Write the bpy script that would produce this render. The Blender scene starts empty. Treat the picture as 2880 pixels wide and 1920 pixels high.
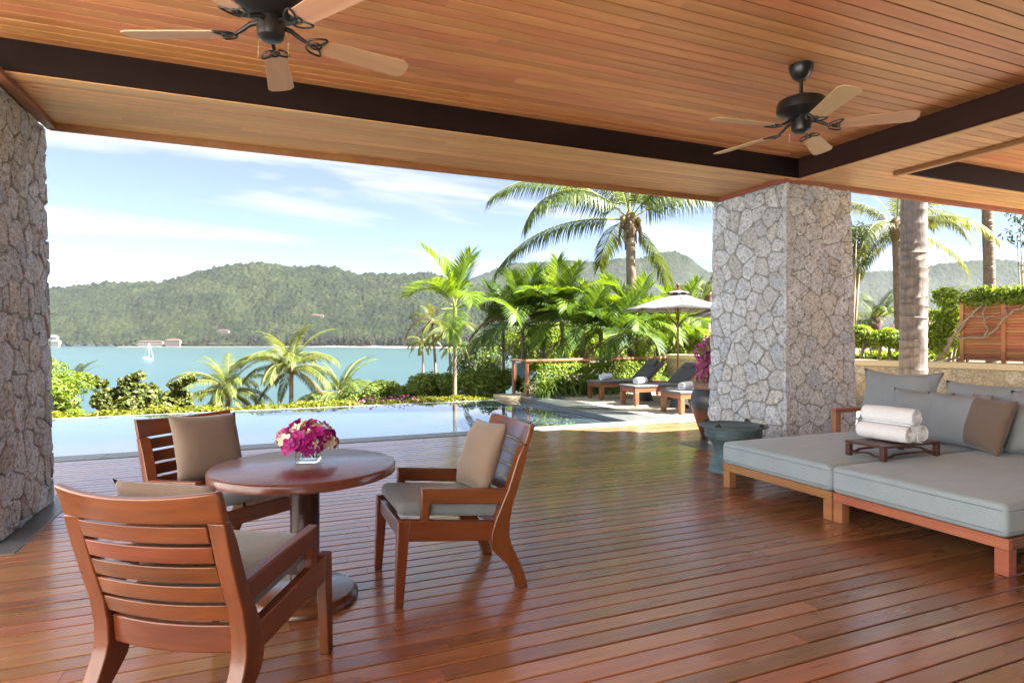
import bpy, bmesh, math, random
import numpy as np
from mathutils import Vector, Matrix, Euler

R = math.radians
PI = math.pi
sc = bpy.context.scene
COL = sc.collection

# ------------------------------------------------------------------ camera
cam_d = bpy.data.cameras.new('camera')
cam_d.sensor_width = 36.0
cam_d.lens = 21.3
cam_d.shift_y = -10.0 / 2880.0
cam_d.clip_start = 0.05
cam_d.clip_end = 30000
cam = bpy.data.objects.new('camera', cam_d)
cam.location = (0, 0, 1.36)
cam.rotation_euler = (R(90), 0, R(-22.5))
COL.objects.link(cam)
sc.camera = cam

# ------------------------------------------------------------------ sky, sun, exposure
SUN = Vector((0.73, -0.62, 1.0)).normalized()
SUN_EL = math.asin(SUN.z)
world = bpy.data.worlds.new('World')
sc.world = world
world.use_nodes = True
wn, wl = world.node_tree.nodes, world.node_tree.links
wn.clear()
w_out = wn.new('ShaderNodeOutputWorld')
w_bg = wn.new('ShaderNodeBackground')
w_bg.inputs['Strength'].default_value = 0.05
sky = wn.new('ShaderNodeTexSky')
sky.sky_type = 'NISHITA'
sky.sun_disc = False
sky.sun_elevation = SUN_EL
sky.sun_rotation = math.atan2(SUN.x, SUN.y)
sky.altitude = 30
sky.air_density = 0.32
sky.dust_density = 0.0
sky.ozone_density = 1.5
tc = wn.new('ShaderNodeTexCoord')
sep = wn.new('ShaderNodeSeparateXYZ')
wl.new(tc.outputs['Generated'], sep.inputs[0])
zz = wn.new('ShaderNodeMath'); zz.operation = 'MAXIMUM'; zz.inputs[1].default_value = 0.0
wl.new(sep.outputs['Z'], zz.inputs[0])
za = wn.new('ShaderNodeMath'); za.operation = 'ADD'; za.inputs[1].default_value = 0.12
wl.new(zz.outputs[0], za.inputs[0])
dx = wn.new('ShaderNodeMath'); dx.operation = 'DIVIDE'
dy = wn.new('ShaderNodeMath'); dy.operation = 'DIVIDE'
wl.new(sep.outputs['X'], dx.inputs[0]); wl.new(za.outputs[0], dx.inputs[1])
wl.new(sep.outputs['Y'], dy.inputs[0]); wl.new(za.outputs[0], dy.inputs[1])
cmb = wn.new('ShaderNodeCombineXYZ')
wl.new(dx.outputs[0], cmb.inputs[0]); wl.new(dy.outputs[0], cmb.inputs[1])
wmap = wn.new('ShaderNodeMapping')
wmap.inputs['Rotation'].default_value = (0, 0, R(38))
wmap.inputs['Scale'].default_value = (0.42, 1.25, 1)
wmap.inputs['Location'].default_value = (3.1, 0.7, 0)
wl.new(cmb.outputs[0], wmap.inputs['Vector'])
cn = wn.new('ShaderNodeTexNoise')
cn.inputs['Scale'].default_value = 1.15
cn.inputs['Detail'].default_value = 9
cn.inputs['Roughness'].default_value = 0.52
cn.inputs['Distortion'].default_value = 0.55
wl.new(wmap.outputs[0], cn.inputs['Vector'])
cr = wn.new('ShaderNodeValToRGB')
cr.color_ramp.elements[0].position = 0.49
cr.color_ramp.elements[0].color = (0, 0, 0, 1)
cr.color_ramp.elements[1].position = 0.66
cr.color_ramp.elements[1].color = (1, 1, 1, 1)
wl.new(cn.outputs['Fac'], cr.inputs[0])
cm = wn.new('ShaderNodeMath'); cm.operation = 'MULTIPLY_ADD'; cm.inputs[1].default_value = 0.80; cm.inputs[2].default_value = 0.20
wl.new(cr.outputs[0], cm.inputs[0])
wmix = wn.new('ShaderNodeMix'); wmix.data_type = 'RGBA'
wmix.inputs[7].default_value = (2.75, 2.75, 2.78, 1)
wl.new(cm.outputs[0], wmix.inputs[0])
wl.new(sky.outputs[0], wmix.inputs[6])
wl.new(wmix.outputs[2], w_bg.inputs[0])
wl.new(w_bg.outputs[0], w_out.inputs[0])

sun_d = bpy.data.lights.new('sun', 'SUN')
sun_d.energy = 5.0
sun_d.angle = R(0.55)
sun_d.color = (1.0, 0.95, 0.86)
sun_o = bpy.data.objects.new('sun', sun_d)
sun_o.rotation_euler = SUN.to_track_quat('Z', 'Y').to_euler()
sun_o.location = SUN * 60
COL.objects.link(sun_o)

sc.view_settings.view_transform = 'Standard'
sc.view_settings.look = 'None'
sc.view_settings.gamma = 1.0
sc.view_settings.exposure = 3.1
sc.view_settings.use_curve_mapping = False
sc.render.engine = 'CYCLES'
cy = sc.cycles
cy.use_denoising = True
try:
    cy.denoiser = 'OPENIMAGEDENOISE'
    cy.denoising_input_passes = 'RGB_ALBEDO_NORMAL'
except Exception:
    pass
cy.max_bounces = 10
cy.diffuse_bounces = 5
cy.glossy_bounces = 4
cy.transmission_bounces = 8
cy.transparent_max_bounces = 8
cy.volume_bounces = 0
cy.sample_clamp_indirect = 6.0
cy.caustics_reflective = False
cy.caustics_refractive = False

# ------------------------------------------------------------------ calibration of the place (camera at x=y=0)
CF, CXP, CHY, CH, CA = 1704.0, 1440.0, 950.0, 1.36, R(22.5)
def at(x, y, d):
    """point at depth d behind photo pixel (x, y)"""
    l = (x - CXP) / CF * d
    return Vector((math.sin(CA) * d + math.cos(CA) * l, math.cos(CA) * d - math.sin(CA) * l, CH - (y - CHY) / CF * d))

# ------------------------------------------------------------------ materials
MATS = {}
def newmat(name):
    m = bpy.data.materials.new(name)
    m.use_nodes = True
    nt = m.node_tree
    nt.nodes.clear()
    out = nt.nodes.new('ShaderNodeOutputMaterial')
    p = nt.nodes.new('ShaderNodeBsdfPrincipled')
    nt.links.new(p.outputs[0], out.inputs[0])
    MATS[name] = m
    return m, nt, p, out

def nd(nt, typ, **kw):
    n = nt.nodes.new(typ)
    for k, v in kw.items():
        if k.startswith('i_'):
            key = k[2:]
            n.inputs[int(key) if key.isdigit() else key].default_value = v
        else:
            setattr(n, k, v)
    return n

def ramp(nt, stops):
    r = nt.nodes.new('ShaderNodeValToRGB')
    els = r.color_ramp.elements
    while len(els) < len(stops):
        els.new(0.5)
    for e, (p, c) in zip(els, stops):
        e.position = p
        e.color = (c[0], c[1], c[2], 1)
    return r

def objvec(nt, scale, rnd=8.0, src='Object'):
    """object coordinates scaled, shifted by the object's random number"""
    t = nd(nt, 'ShaderNodeTexCoord')
    oi = nd(nt, 'ShaderNodeObjectInfo')
    mu = nd(nt, 'ShaderNodeMath', operation='MULTIPLY'); mu.inputs[1].default_value = rnd
    nt.links.new(oi.outputs['Random'], mu.inputs[0])
    mp = nd(nt, 'ShaderNodeMapping')
    mp.inputs['Scale'].default_value = scale
    nt.links.new(t.outputs[src], mp.inputs['Vector'])
    nt.links.new(mu.outputs[0], mp.inputs['Location'])
    return mp, oi

def wood(name, dark, light, axis='x', rough=0.35, grain=1.0, vary=0.25, coat=0.0, bump=0.08, hue=0.02, wear=0.0):
    m, nt, p, out = newmat(name)
    L = nt.links
    s = {'x': (2.2, 34, 34), 'y': (34, 2.2, 34), 'z': (34, 34, 2.2)}[axis]
    mp, oi = objvec(nt, tuple(v * grain for v in s), 13.0)
    n1 = nd(nt, 'ShaderNodeTexNoise', i_Scale=1.0, i_Detail=6.0, i_Roughness=0.6, i_Distortion=0.6)
    L.new(mp.outputs[0], n1.inputs['Vector'])
    s2 = {'x': (0.9, 6, 6), 'y': (6, 0.9, 6), 'z': (6, 6, 0.9)}[axis]
    mp2, _ = objvec(nt, s2, 7.0)
    n2 = nd(nt, 'ShaderNodeTexNoise', i_Scale=1.0, i_Detail=3.0, i_Roughness=0.5, i_Distortion=0.3)
    L.new(mp2.outputs[0], n2.inputs['Vector'])
    mx = nd(nt, 'ShaderNodeMath', operation='MULTIPLY_ADD'); mx.inputs[1].default_value = 0.55
    h2 = nd(nt, 'ShaderNodeMath', operation='MULTIPLY'); h2.inputs[1].default_value = 0.45
    L.new(n2.outputs['Fac'], h2.inputs[0])
    L.new(n1.outputs['Fac'], mx.inputs[0]); L.new(h2.outputs[0], mx.inputs[2])
    r = ramp(nt, [(0.30, dark), (0.52, tuple((a + b) / 2 for a, b in zip(dark, light))), (0.72, light)])
    L.new(mx.outputs[0], r.inputs[0])
    hsv = nd(nt, 'ShaderNodeHueSaturation')
    mr = nd(nt, 'ShaderNodeMapRange'); mr.inputs[3].default_value = 1 - vary; mr.inputs[4].default_value = 1 + vary
    L.new(oi.outputs['Random'], mr.inputs[0]); L.new(mr.outputs[0], hsv.inputs['Value'])
    wn_ = nd(nt, 'ShaderNodeTexWhiteNoise', noise_dimensions='1D')
    L.new(oi.outputs['Random'], wn_.inputs['W'])
    mr2 = nd(nt, 'ShaderNodeMapRange'); mr2.inputs[3].default_value = 0.5 - hue; mr2.inputs[4].default_value = 0.5 + hue
    L.new(wn_.outputs['Value'], mr2.inputs[0]); L.new(mr2.outputs[0], hsv.inputs['Hue'])
    L.new(r.outputs[0], hsv.inputs['Color'])
    L.new(hsv.outputs[0], p.inputs['Base Color'])
    rr = nd(nt, 'ShaderNodeMapRange'); rr.inputs[3].default_value = rough - 0.07; rr.inputs[4].default_value = rough + 0.1
    L.new(n2.outputs['Fac'], rr.inputs[0]); L.new(rr.outputs[0], p.inputs['Roughness'])
    b = nd(nt, 'ShaderNodeBump', i_Strength=bump, i_Distance=0.004)
    L.new(n1.outputs['Fac'], b.inputs['Height']); L.new(b.outputs[0], p.inputs['Normal'])
    p.inputs['Coat Weight'].default_value = coat
    p.inputs['Coat Roughness'].default_value = 0.16
    return m

def fabric(name, c, weave=420.0, rough=0.9, blotch=0.12, lo=0.72):
    m, nt, p, out = newmat(name)
    L = nt.links
    mp, oi = objvec(nt, (1, 1, 1), 5.0)
    w1 = nd(nt, 'ShaderNodeTexNoise', i_Scale=weave, i_Detail=2.0)
    sx = nd(nt, 'ShaderNodeMapping'); sx.inputs['Scale'].default_value = (0.18, 1, 1)
    sy = nd(nt, 'ShaderNodeMapping'); sy.inputs['Scale'].default_value = (1, 0.18, 1)
    w2 = nd(nt, 'ShaderNodeTexNoise', i_Scale=weave, i_Detail=2.0)
    L.new(mp.outputs[0], sx.inputs[0]); L.new(mp.outputs[0], sy.inputs[0])
    L.new(sx.outputs[0], w1.inputs['Vector']); L.new(sy.outputs[0], w2.inputs['Vector'])
    ad = nd(nt, 'ShaderNodeMath', operation='ADD'); L.new(w1.outputs[0], ad.inputs[0]); L.new(w2.outputs[0], ad.inputs[1])
    n3 = nd(nt, 'ShaderNodeTexNoise', i_Scale=7.0, i_Detail=4.0); L.new(mp.outputs[0], n3.inputs['Vector'])
    mu = nd(nt, 'ShaderNodeMath', operation='MULTIPLY_ADD'); mu.inputs[1].default_value = 0.5
    L.new(ad.outputs[0], mu.inputs[0])
    m3 = nd(nt, 'ShaderNodeMath', operation='MULTIPLY'); m3.inputs[1].default_value = blotch * 2
    L.new(n3.outputs[0], m3.inputs[0]); L.new(m3.outputs[0], mu.inputs[2])
    r = ramp(nt, [(0.35, tuple(v * lo for v in c)), (0.85, tuple(min(1, v * 1.18) for v in c))])
    L.new(mu.outputs[0], r.inputs[0]); L.new(r.outputs[0], p.inputs['Base Color'])
    p.inputs['Roughness'].default_value = rough
    p.inputs['Sheen Weight'].default_value = 0.25
    p.inputs['Sheen Roughness'].default_value = 0.5
    b = nd(nt, 'ShaderNodeBump', i_Strength=0.25, i_Distance=0.001)
    L.new(ad.outputs[0], b.inputs['Height'])
    b2 = nd(nt, 'ShaderNodeBump', i_Strength=0.5, i_Distance=0.016)
    L.new(n3.outputs[0], b2.inputs['Height']); L.new(b.outputs[0], b2.inputs['Normal'])
    L.new(b2.outputs[0], p.inputs['Normal'])
    return m

def plain(name, c, rough=0.5, metal=0.0, vary=0.15, scale=12.0, bump=0.1, spec=0.5, dist=0.004, coords='Object'):
    m, nt, p, out = newmat(name)
    L = nt.links
    mp, oi = objvec(nt, (1, 1, 1), 6.0, coords)
    n = nd(nt, 'ShaderNodeTexNoise', i_Scale=scale, i_Detail=6.0, i_Roughness=0.6)
    L.new(mp.outputs[0], n.inputs['Vector'])
    r = ramp(nt, [(0.3, tuple(max(0, v * (1 - vary)) for v in c)), (0.7, tuple(min(1, v * (1 + vary)) for v in c))])
    L.new(n.outputs[0], r.inputs[0]); L.new(r.outputs[0], p.inputs['Base Color'])
    p.inputs['Roughness'].default_value = rough
    p.inputs['Metallic'].default_value = metal
    p.inputs['Specular IOR Level'].default_value = spec
    if bump:
        b = nd(nt, 'ShaderNodeBump', i_Strength=bump, i_Distance=dist)
        L.new(n.outputs[0], b.inputs['Height']); L.new(b.outputs[0], p.inputs['Normal'])
    return m

def stone(name, cols, speck=0.6, bump=1.0):
    m, nt, p, out = newmat(name)
    L = nt.links
    mp, oi = objvec(nt, (1, 1, 1), 9.0)
    n1 = nd(nt, 'ShaderNodeTexNoise', i_Scale=26.0, i_Detail=8.0, i_Roughness=0.72); L.new(mp.outputs[0], n1.inputs['Vector'])
    n2 = nd(nt, 'ShaderNodeTexNoise', i_Scale=95.0, i_Detail=4.0, i_Roughness=0.7); L.new(mp.outputs[0], n2.inputs['Vector'])
    n3 = nd(nt, 'ShaderNodeTexNoise', i_Scale=5.0, i_Detail=3.0); L.new(mp.outputs[0], n3.inputs['Vector'])
    stops = [(i / (len(cols) - 1), c) for i, c in enumerate(cols)]
    base = ramp(nt, stops)
    base.color_ramp.interpolation = 'LINEAR'
    L.new(oi.outputs['Random'], base.inputs[0])
    mixa = nd(nt, 'ShaderNodeMix', data_type='RGBA', blend_type='MULTIPLY'); mixa.inputs[0].default_value = 1.0
    r1 = ramp(nt, [(0.33, (0.30, 0.30, 0.30)), (0.46, (1.0, 1.0, 1.0)), (0.62, (1.45, 1.45, 1.44))])
    L.new(n1.outputs[0], r1.inputs[0])
    L.new(base.outputs[0], mixa.inputs[6]); L.new(r1.outputs[0], mixa.inputs[7])
    mixb = nd(nt, 'ShaderNodeMix', data_type='RGBA', blend_type='MULTIPLY'); mixb.inputs[0].default_value = speck
    r2 = ramp(nt, [(0.40, (0.25, 0.25, 0.27)), (0.50, (1, 1, 1)), (0.66, (1.3, 1.3, 1.3))])
    L.new(n2.outputs[0], r2.inputs[0])
    L.new(mixa.outputs[2], mixb.inputs[6]); L.new(r2.outputs[0], mixb.inputs[7])
    mixc = nd(nt, 'ShaderNodeMix', data_type='RGBA')
    r3 = ramp(nt, [(0.62, (0, 0, 0)), (0.80, (0.35, 0.35, 0.35))])
    L.new(n3.outputs[0], r3.inputs[0]); L.new(r3.outputs[0], mixc.inputs[0])
    L.new(mixb.outputs[2], mixc.inputs[6]); mixc.inputs[7].default_value = (0.27, 0.20, 0.13, 1)
    L.new(mixc.outputs[2], p.inputs['Base Color'])
    p.inputs['Roughness'].default_value = 0.85
    b = nd(nt, 'ShaderNodeBump', i_Strength=bump, i_Distance=0.022); L.new(n1.outputs[0], b.inputs['Height'])
    b2 = nd(nt, 'ShaderNodeBump', i_Strength=bump * 0.6, i_Distance=0.006); L.new(n2.outputs[0], b2.inputs['Height'])
    L.new(b.outputs[0], b2.inputs['Normal']); L.new(b2.outputs[0], p.inputs['Normal'])
    return m

def leaf(name, c, trans=0.35, tcol=None, rough=0.5, vary=0.35, nscale=1.4):
    """leaves: a glossy face, light coming through, clump-sized changes of tone"""
    m, nt, p, out = newmat(name)
    L = nt.links
    t = nd(nt, 'ShaderNodeTexCoord')
    oi = nd(nt, 'ShaderNodeObjectInfo')
    geo = nd(nt, 'ShaderNodeNewGeometry')
    n = nd(nt, 'ShaderNodeTexNoise', i_Scale=nscale, i_Detail=3.0)
    L.new(geo.outputs['Position'], n.inputs['Vector'])
    a = nd(nt, 'ShaderNodeMath', operation='MULTIPLY_ADD'); a.inputs[1].default_value = 0.45
    L.new(geo.outputs['Random Per Island'], a.inputs[0]); 
    n5 = nd(nt, 'ShaderNodeMath', operation='MULTIPLY'); n5.inputs[1].default_value = 0.55
    L.new(n.outputs[0], n5.inputs[0]); L.new(n5.outputs[0], a.inputs[2])
    hi = (min(1, c[0] * (1 + vary * 1.5)), min(1, c[1] * (1 + vary)), c[2])
    r = ramp(nt, [(0.22, tuple(v * (1 - vary) for v in c)), (0.5, c), (0.8, hi)])
    L.new(a.outputs[0], r.inputs[0])
    L.new(r.outputs[0], p.inputs['Base Color'])
    p.inputs['Roughness'].default_value = rough
    p.inputs['Specular IOR Level'].default_value = 0.3
    tr = nd(nt, 'ShaderNodeBsdfTranslucent')
    tm = nd(nt, 'ShaderNodeMix', data_type='RGBA', blend_type='MULTIPLY'); tm.inputs[0].default_value = 1.0
    L.new(r.outputs[0], tm.inputs[6]); tm.inputs[7].default_value = tcol or (2.0, 1.7, 0.6, 1)
    L.new(tm.outputs[2], tr.inputs[0])
    ms = nd(nt, 'ShaderNodeMixShader'); ms.inputs[0].default_value = trans
    L.new(p.outputs[0], ms.inputs[1]); L.new(tr.outputs[0], ms.inputs[2])
    L.new(ms.outputs[0], out.inputs[0])
    return m

# wood of the house and furniture
wood('deck_wood', (0.190, 0.070, 0.027), (0.365, 0.164, 0.072), 'x', rough=0.27, grain=0.8, vary=0.22, bump=0.05, hue=0.012, coat=0.6)
wood('ceiling_wood', (0.420, 0.158, 0.056), (0.650, 0.305, 0.125), 'x', rough=0.42, grain=0.6, vary=0.13, bump=0.03, hue=0.010)
wood('soffit_wood', (0.460, 0.235, 0.092), (0.680, 0.410, 0.180), 'x', rough=0.40, grain=0.6, vary=0.14, bump=0.03, hue=0.010)
wood('trim_wood', (0.230, 0.085, 0.035), (0.340, 0.150, 0.062), 'y', rough=0.35, grain=0.7, vary=0.05)
wood('beam_wood', (0.011, 0.006, 0.006), (0.022, 0.011, 0.010), 'x', rough=0.5, grain=0.7, vary=0.1)
wood('beam_wood_side', (0.030, 0.014, 0.012), (0.055, 0.027, 0.022), 'y', rough=0.5, grain=0.7, vary=0.1)
wood('chair_wood', (0.080, 0.019, 0.006), (0.225, 0.066, 0.021), 'y', rough=0.30, grain=0.7, vary=0.10, bump=0.04, hue=0.008, coat=0.3)
wood('chair_wood_z', (0.080, 0.019, 0.006), (0.225, 0.066, 0.021), 'z', rough=0.30, grain=0.7, vary=0.10, bump=0.04, hue=0.008, coat=0.3)
wood('chair_wood_x', (0.080, 0.019, 0.006), (0.225, 0.066, 0.021), 'x', rough=0.30, grain=0.7, vary=0.10, bump=0.04, hue=0.008, coat=0.3)
wood('table_wood', (0.085, 0.022, 0.013), (0.165, 0.052, 0.029), 'x', rough=0.27, grain=0.8, vary=0.05, bump=0.03, coat=0.3)
wood('table_dark', (0.020, 0.007, 0.006), (0.040, 0.013, 0.011), 'z', rough=0.25, grain=0.8, vary=0.05, bump=0.03, coat=0.4)
wood('daybed_wood', (0.300, 0.110, 0.045), (0.460, 0.205, 0.090), 'y', rough=0.4, grain=0.7, vary=0.06)
wood('lounger_wood', (0.140, 0.045, 0.018), (0.260, 0.095, 0.038), 'x', rough=0.45, grain=0.6, vary=0.10)
wood('tray_wood', (0.060, 0.016, 0.012), (0.110, 0.034, 0.024), 'x', rough=0.35, grain=0.7, vary=0.05)
wood('rail_wood', (0.190, 0.058, 0.030), (0.300, 0.105, 0.055), 'x', rough=0.4, grain=0.6, vary=0.08)
wood('screen_wood', (0.260, 0.090, 0.035), (0.420, 0.165, 0.065), 'y', rough=0.5, grain=0.6, vary=0.18)
wood('blade_wood', (0.440, 0.265, 0.140), (0.620, 0.410, 0.240), 'x', rough=0.45, grain=0.6, vary=0.12)
for k_ in ('beam_wood', 'beam_wood_side'):
    MATS[k_].node_tree.nodes['Principled BSDF'].inputs['Specular IOR Level'].default_value = 0.12
# cloth
fabric('seat_grey', (0.190, 0.222, 0.240))
fabric('daybed_grey', (0.325, 0.412, 0.450), weave=330)
fabric('piping_grey', (0.21, 0.26, 0.28))
fabric('cushion_grey', (0.285, 0.318, 0.335))
fabric('cushion_brown', (0.190, 0.140, 0.104))
fabric('sling_dark', (0.060, 0.060, 0.064), weave=250)
fabric('canopy_cloth', (0.105, 0.100, 0.097), weave=300, blotch=0.05)
fabric('towel_white', (0.83, 0.87, 0.92), weave=240, rough=1.0, blotch=0.04, lo=0.93)
# stone and metal
stone('granite', [(0.55, 0.58, 0.61), (0.62, 0.64, 0.65), (0.46, 0.51, 0.57), (0.59, 0.58, 0.53), (0.53, 0.56, 0.58), (0.63, 0.66, 0.69), (0.44, 0.44, 0.42)])
stone('garden_stone', [(0.36, 0.31, 0.22), (0.42, 0.36, 0.25), (0.33, 0.31, 0.25), (0.40, 0.31, 0.19), (0.44, 0.41, 0.34)], speck=0.3)
plain('mortar', (0.27, 0.26, 0.23), rough=0.95, scale=60, bump=0.4)
plain('mortar_tan', (0.34, 0.28, 0.19), rough=0.95, scale=60, bump=0.4)
plain('cap_stone', (0.50, 0.41, 0.26), rough=0.85, scale=40, vary=0.12, bump=0.2)
plain('slate', (0.100, 0.110, 0.112), rough=0.33, scale=25, vary=0.2, bump=0.06)
plain('slate_pale', (0.235, 0.245, 0.245), rough=0.45, scale=30, vary=0.16, bump=0.08)
plain('light_block_wall', (0.24, 0.17, 0.11), rough=0.9, scale=3, bump=0.1)
plain('bounce_wall', (0.76, 0.79, 0.82), rough=0.9, scale=3, bump=0.1)
plain('bounce_paving', (0.62, 0.56, 0.46), rough=0.8, scale=20, vary=0.15, bump=0.2)
plain('terrace_wash', (0.50, 0.43, 0.33), rough=0.85, scale=140, vary=0.25, bump=0.3)
plain('iron_black', (0.013, 0.014, 0.015), rough=0.32, scale=30, vary=0.2, bump=0.02)
plain('chain_metal', (0.35, 0.27, 0.15), rough=0.35, metal=1.0, bump=0)
plain('bronze', (0.085, 0.135, 0.142), rough=0.5, metal=0.1, scale=9, vary=0.45, bump=0.15)
plain('bronze_dark', (0.030, 0.038, 0.038), rough=0.45, metal=0.3, scale=14, vary=0.4, bump=0.15)
plain('under_deck', (0.012, 0.008, 0.006), rough=0.9, bump=0)
plain('roof_slab', (0.25, 0.22, 0.19), rough=0.9)
plain('soil', (0.10, 0.075, 0.045), rough=0.95, scale=4, vary=0.4, bump=0.4, dist=0.05)
plain('finial_wood', (0.12, 0.035, 0.015), rough=0.3)
plain('white_paint', (0.80, 0.80, 0.79), rough=0.35, bump=0)
plain('house_wall', (0.17, 0.15, 0.13), rough=0.8, bump=0)
plain('house_pink', (0.12, 0.09, 0.078), rough=0.8, bump=0)
plain('house_roof', (0.07, 0.038, 0.030), rough=0.8, bump=0)
plain('house_roof_grey', (0.16, 0.16, 0.17), rough=0.8, bump=0)
plain('window_dark', (0.04, 0.05, 0.06), rough=0.15, bump=0)
plain('sand', (0.17, 0.15, 0.12), rough=0.95, scale=0.05, bump=0)
plain('earth_cut', (0.11, 0.07, 0.036), rough=0.95, scale=0.15, vary=0.3, bump=0)
plain('fruit', (0.16, 0.12, 0.03), rough=0.5)
plain('fibre', (0.15, 0.10, 0.06), rough=0.95, scale=20, vary=0.4, bump=0.6, dist=0.02)
plain('branch', (0.26, 0.20, 0.14), rough=0.9, scale=18, vary=0.3, bump=0.5, dist=0.02)
# leaves
leaf('coconut_leaf', (0.072, 0.111, 0.025), trans=0.30)
leaf('coconut_leaf_gold', (0.092, 0.118, 0.028), trans=0.40)
leaf('areca_leaf', (0.092, 0.165, 0.014), trans=0.40)
leaf('areca_leaf_dark', (0.058, 0.115, 0.020), trans=0.30)
leaf('gold_leaf', (0.120, 0.138, 0.014), trans=0.35, nscale=3)
leaf('hedge_leaf', (0.150, 0.225, 0.026), trans=0.35, nscale=3)
leaf('lime_leaf', (0.128, 0.196, 0.022), trans=0.35, nscale=2)
leaf('shrub_leaf', (0.165, 0.235, 0.050), trans=0.30, nscale=2)
leaf('seagrape_leaf', (0.081, 0.102, 0.024), trans=0.25, nscale=2, vary=0.55)
leaf('dead_leaf', (0.130, 0.088, 0.040), trans=0.25, tcol=(1.4, 1.2, 0.8, 1))
leaf('dark_leaf', (0.045, 0.075, 0.022), trans=0.2, nscale=0.6)
leaf('lily_leaf', (0.110, 0.185, 0.035), trans=0.3, nscale=3)
leaf('magenta_petal', (0.38, 0.085, 0.27), trans=0.35, tcol=(1.5, 1.0, 1.4, 1), nscale=30)
leaf('orchid_magenta', (0.30, 0.012, 0.19), trans=0.25, tcol=(1.5, 1.0, 1.4, 1), vary=0.5, nscale=30)
leaf('orchid_white', (0.78, 0.74, 0.60), trans=0.3, tcol=(1.1, 1.1, 0.9, 1), vary=0.12, nscale=30)
plain('rachis', (0.22, 0.24, 0.05), rough=0.5)
plain('crownshaft', (0.14, 0.20, 0.035), rough=0.4, scale=6)

def trunk_mat(name, c1, c2, ring):
    m, nt, p, out = newmat(name)
    L = nt.links
    t = nd(nt, 'ShaderNodeTexCoord')
    n = nd(nt, 'ShaderNodeTexNoise', i_Scale=9.0, i_Detail=7.0, i_Roughness=0.65); L.new(t.outputs['Object'], n.inputs['Vector'])
    mp = nd(nt, 'ShaderNodeMapping'); mp.inputs['Scale'].default_value = (30, 30, 2.0); L.new(t.outputs['Object'], mp.inputs[0])
    n2 = nd(nt, 'ShaderNodeTexNoise', i_Scale=1.0, i_Detail=4.0); L.new(mp.outputs[0], n2.inputs['Vector'])
    ad = nd(nt, 'ShaderNodeMath', operation='MULTIPLY_ADD'); ad.inputs[1].default_value = 0.5
    hf = nd(nt, 'ShaderNodeMath', operation='MULTIPLY'); hf.inputs[1].default_value = 0.5
    L.new(n.outputs[0], hf.inputs[0]); L.new(n2.outputs[0], ad.inputs[0]); L.new(hf.outputs[0], ad.inputs[2])
    r = ramp(nt, [(0.35, c1), (0.65, c2)]); L.new(ad.outputs[0], r.inputs[0]); L.new(r.outputs[0], p.inputs['Base Color'])
    p.inputs['Roughness'].default_value = 0.9
    b = nd(nt, 'ShaderNodeBump', i_Strength=0.6, i_Distance=0.015); L.new(ad.outputs[0], b.inputs['Height']); L.new(b.outputs[0], p.inputs['Normal'])
    return m
trunk_mat('trunk_grey', (0.105, 0.088, 0.075), (0.235, 0.205, 0.178), 1)
trunk_mat('trunk_brown', (0.12, 0.085, 0.06), (0.27, 0.20, 0.145), 1)

# glass
m, nt, p, out = newmat('clear_glass')
p.inputs['Base Color'].default_value = (0.97, 0.99, 0.99, 1)
p.inputs['Roughness'].default_value = 0.0
p.inputs['Transmission Weight'].default_value = 1.0
p.inputs['IOR'].default_value = 1.45
m, nt, p, out = newmat('pane_glass')
gl = nd(nt, 'ShaderNodeBsdfGlossy'); gl.inputs['Roughness'].default_value = 0.02
trn = nd(nt, 'ShaderNodeBsdfTransparent'); trn.inputs[0].default_value = (0.72, 0.86, 0.84, 1)
fr = nd(nt, 'ShaderNodeFresnel', i_IOR=1.5)
mxs = nd(nt, 'ShaderNodeMixShader')
nt.links.new(fr.outputs[0], mxs.inputs[0]); nt.links.new(trn.outputs[0], mxs.inputs[1]); nt.links.new(gl.outputs[0], mxs.inputs[2])
nt.links.new(mxs.outputs[0], out.inputs[0])

# pool water: dark tiled basin under a nearly still surface
m, nt, p, out = newmat('pool_water')
L = nt.links
p.inputs['Base Color'].default_value = (0.035, 0.052, 0.062, 1)
p.inputs['Roughness'].default_value = 0.015
p.inputs['IOR'].default_value = 1.45
p.inputs['Specular IOR Level'].default_value = 0.6
t = nd(nt, 'ShaderNodeTexCoord')
n = nd(nt, 'ShaderNodeTexNoise', i_Scale=1.6, i_Detail=2.0); L.new(t.outputs['Object'], n.inputs['Vector'])
b = nd(nt, 'ShaderNodeBump', i_Strength=0.04, i_Distance=0.02); L.new(n.outputs[0], b.inputs['Height']); L.new(b.outputs[0], p.inputs['Normal'])
# sea
m, nt, p, out = newmat('sea_water')
L = nt.links
t = nd(nt, 'ShaderNodeTexCoord')
n = nd(nt, 'ShaderNodeTexNoise', i_Scale=0.0022, i_Detail=4.0); L.new(t.outputs['Object'], n.inputs['Vector'])
r = ramp(nt, [(0.35, (0.024, 0.060, 0.066)), (0.6, (0.032, 0.071, 0.075)), (0.75, (0.042, 0.080, 0.081))])
L.new(n.outputs[0], r.inputs[0]); L.new(r.outputs[0], p.inputs['Base Color'])
p.inputs['Roughness'].default_value = 0.30
p.inputs['IOR'].default_value = 1.33
mp = nd(nt, 'ShaderNodeMapping'); mp.inputs['Scale'].default_value = (0.05, 0.16, 1); mp.inputs['Rotation'].default_value = (0, 0, R(12))
L.new(t.outputs['Object'], mp.inputs[0])
n = nd(nt, 'ShaderNodeTexNoise', i_Scale=1.0, i_Detail=6.0, i_Roughness=0.6); L.new(mp.outputs[0], n.inputs['Vector'])
b = nd(nt, 'ShaderNodeBump', i_Strength=0.5, i_Distance=1.2); L.new(n.outputs[0], b.inputs['Height']); L.new(b.outputs[0], p.inputs['Normal'])
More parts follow.
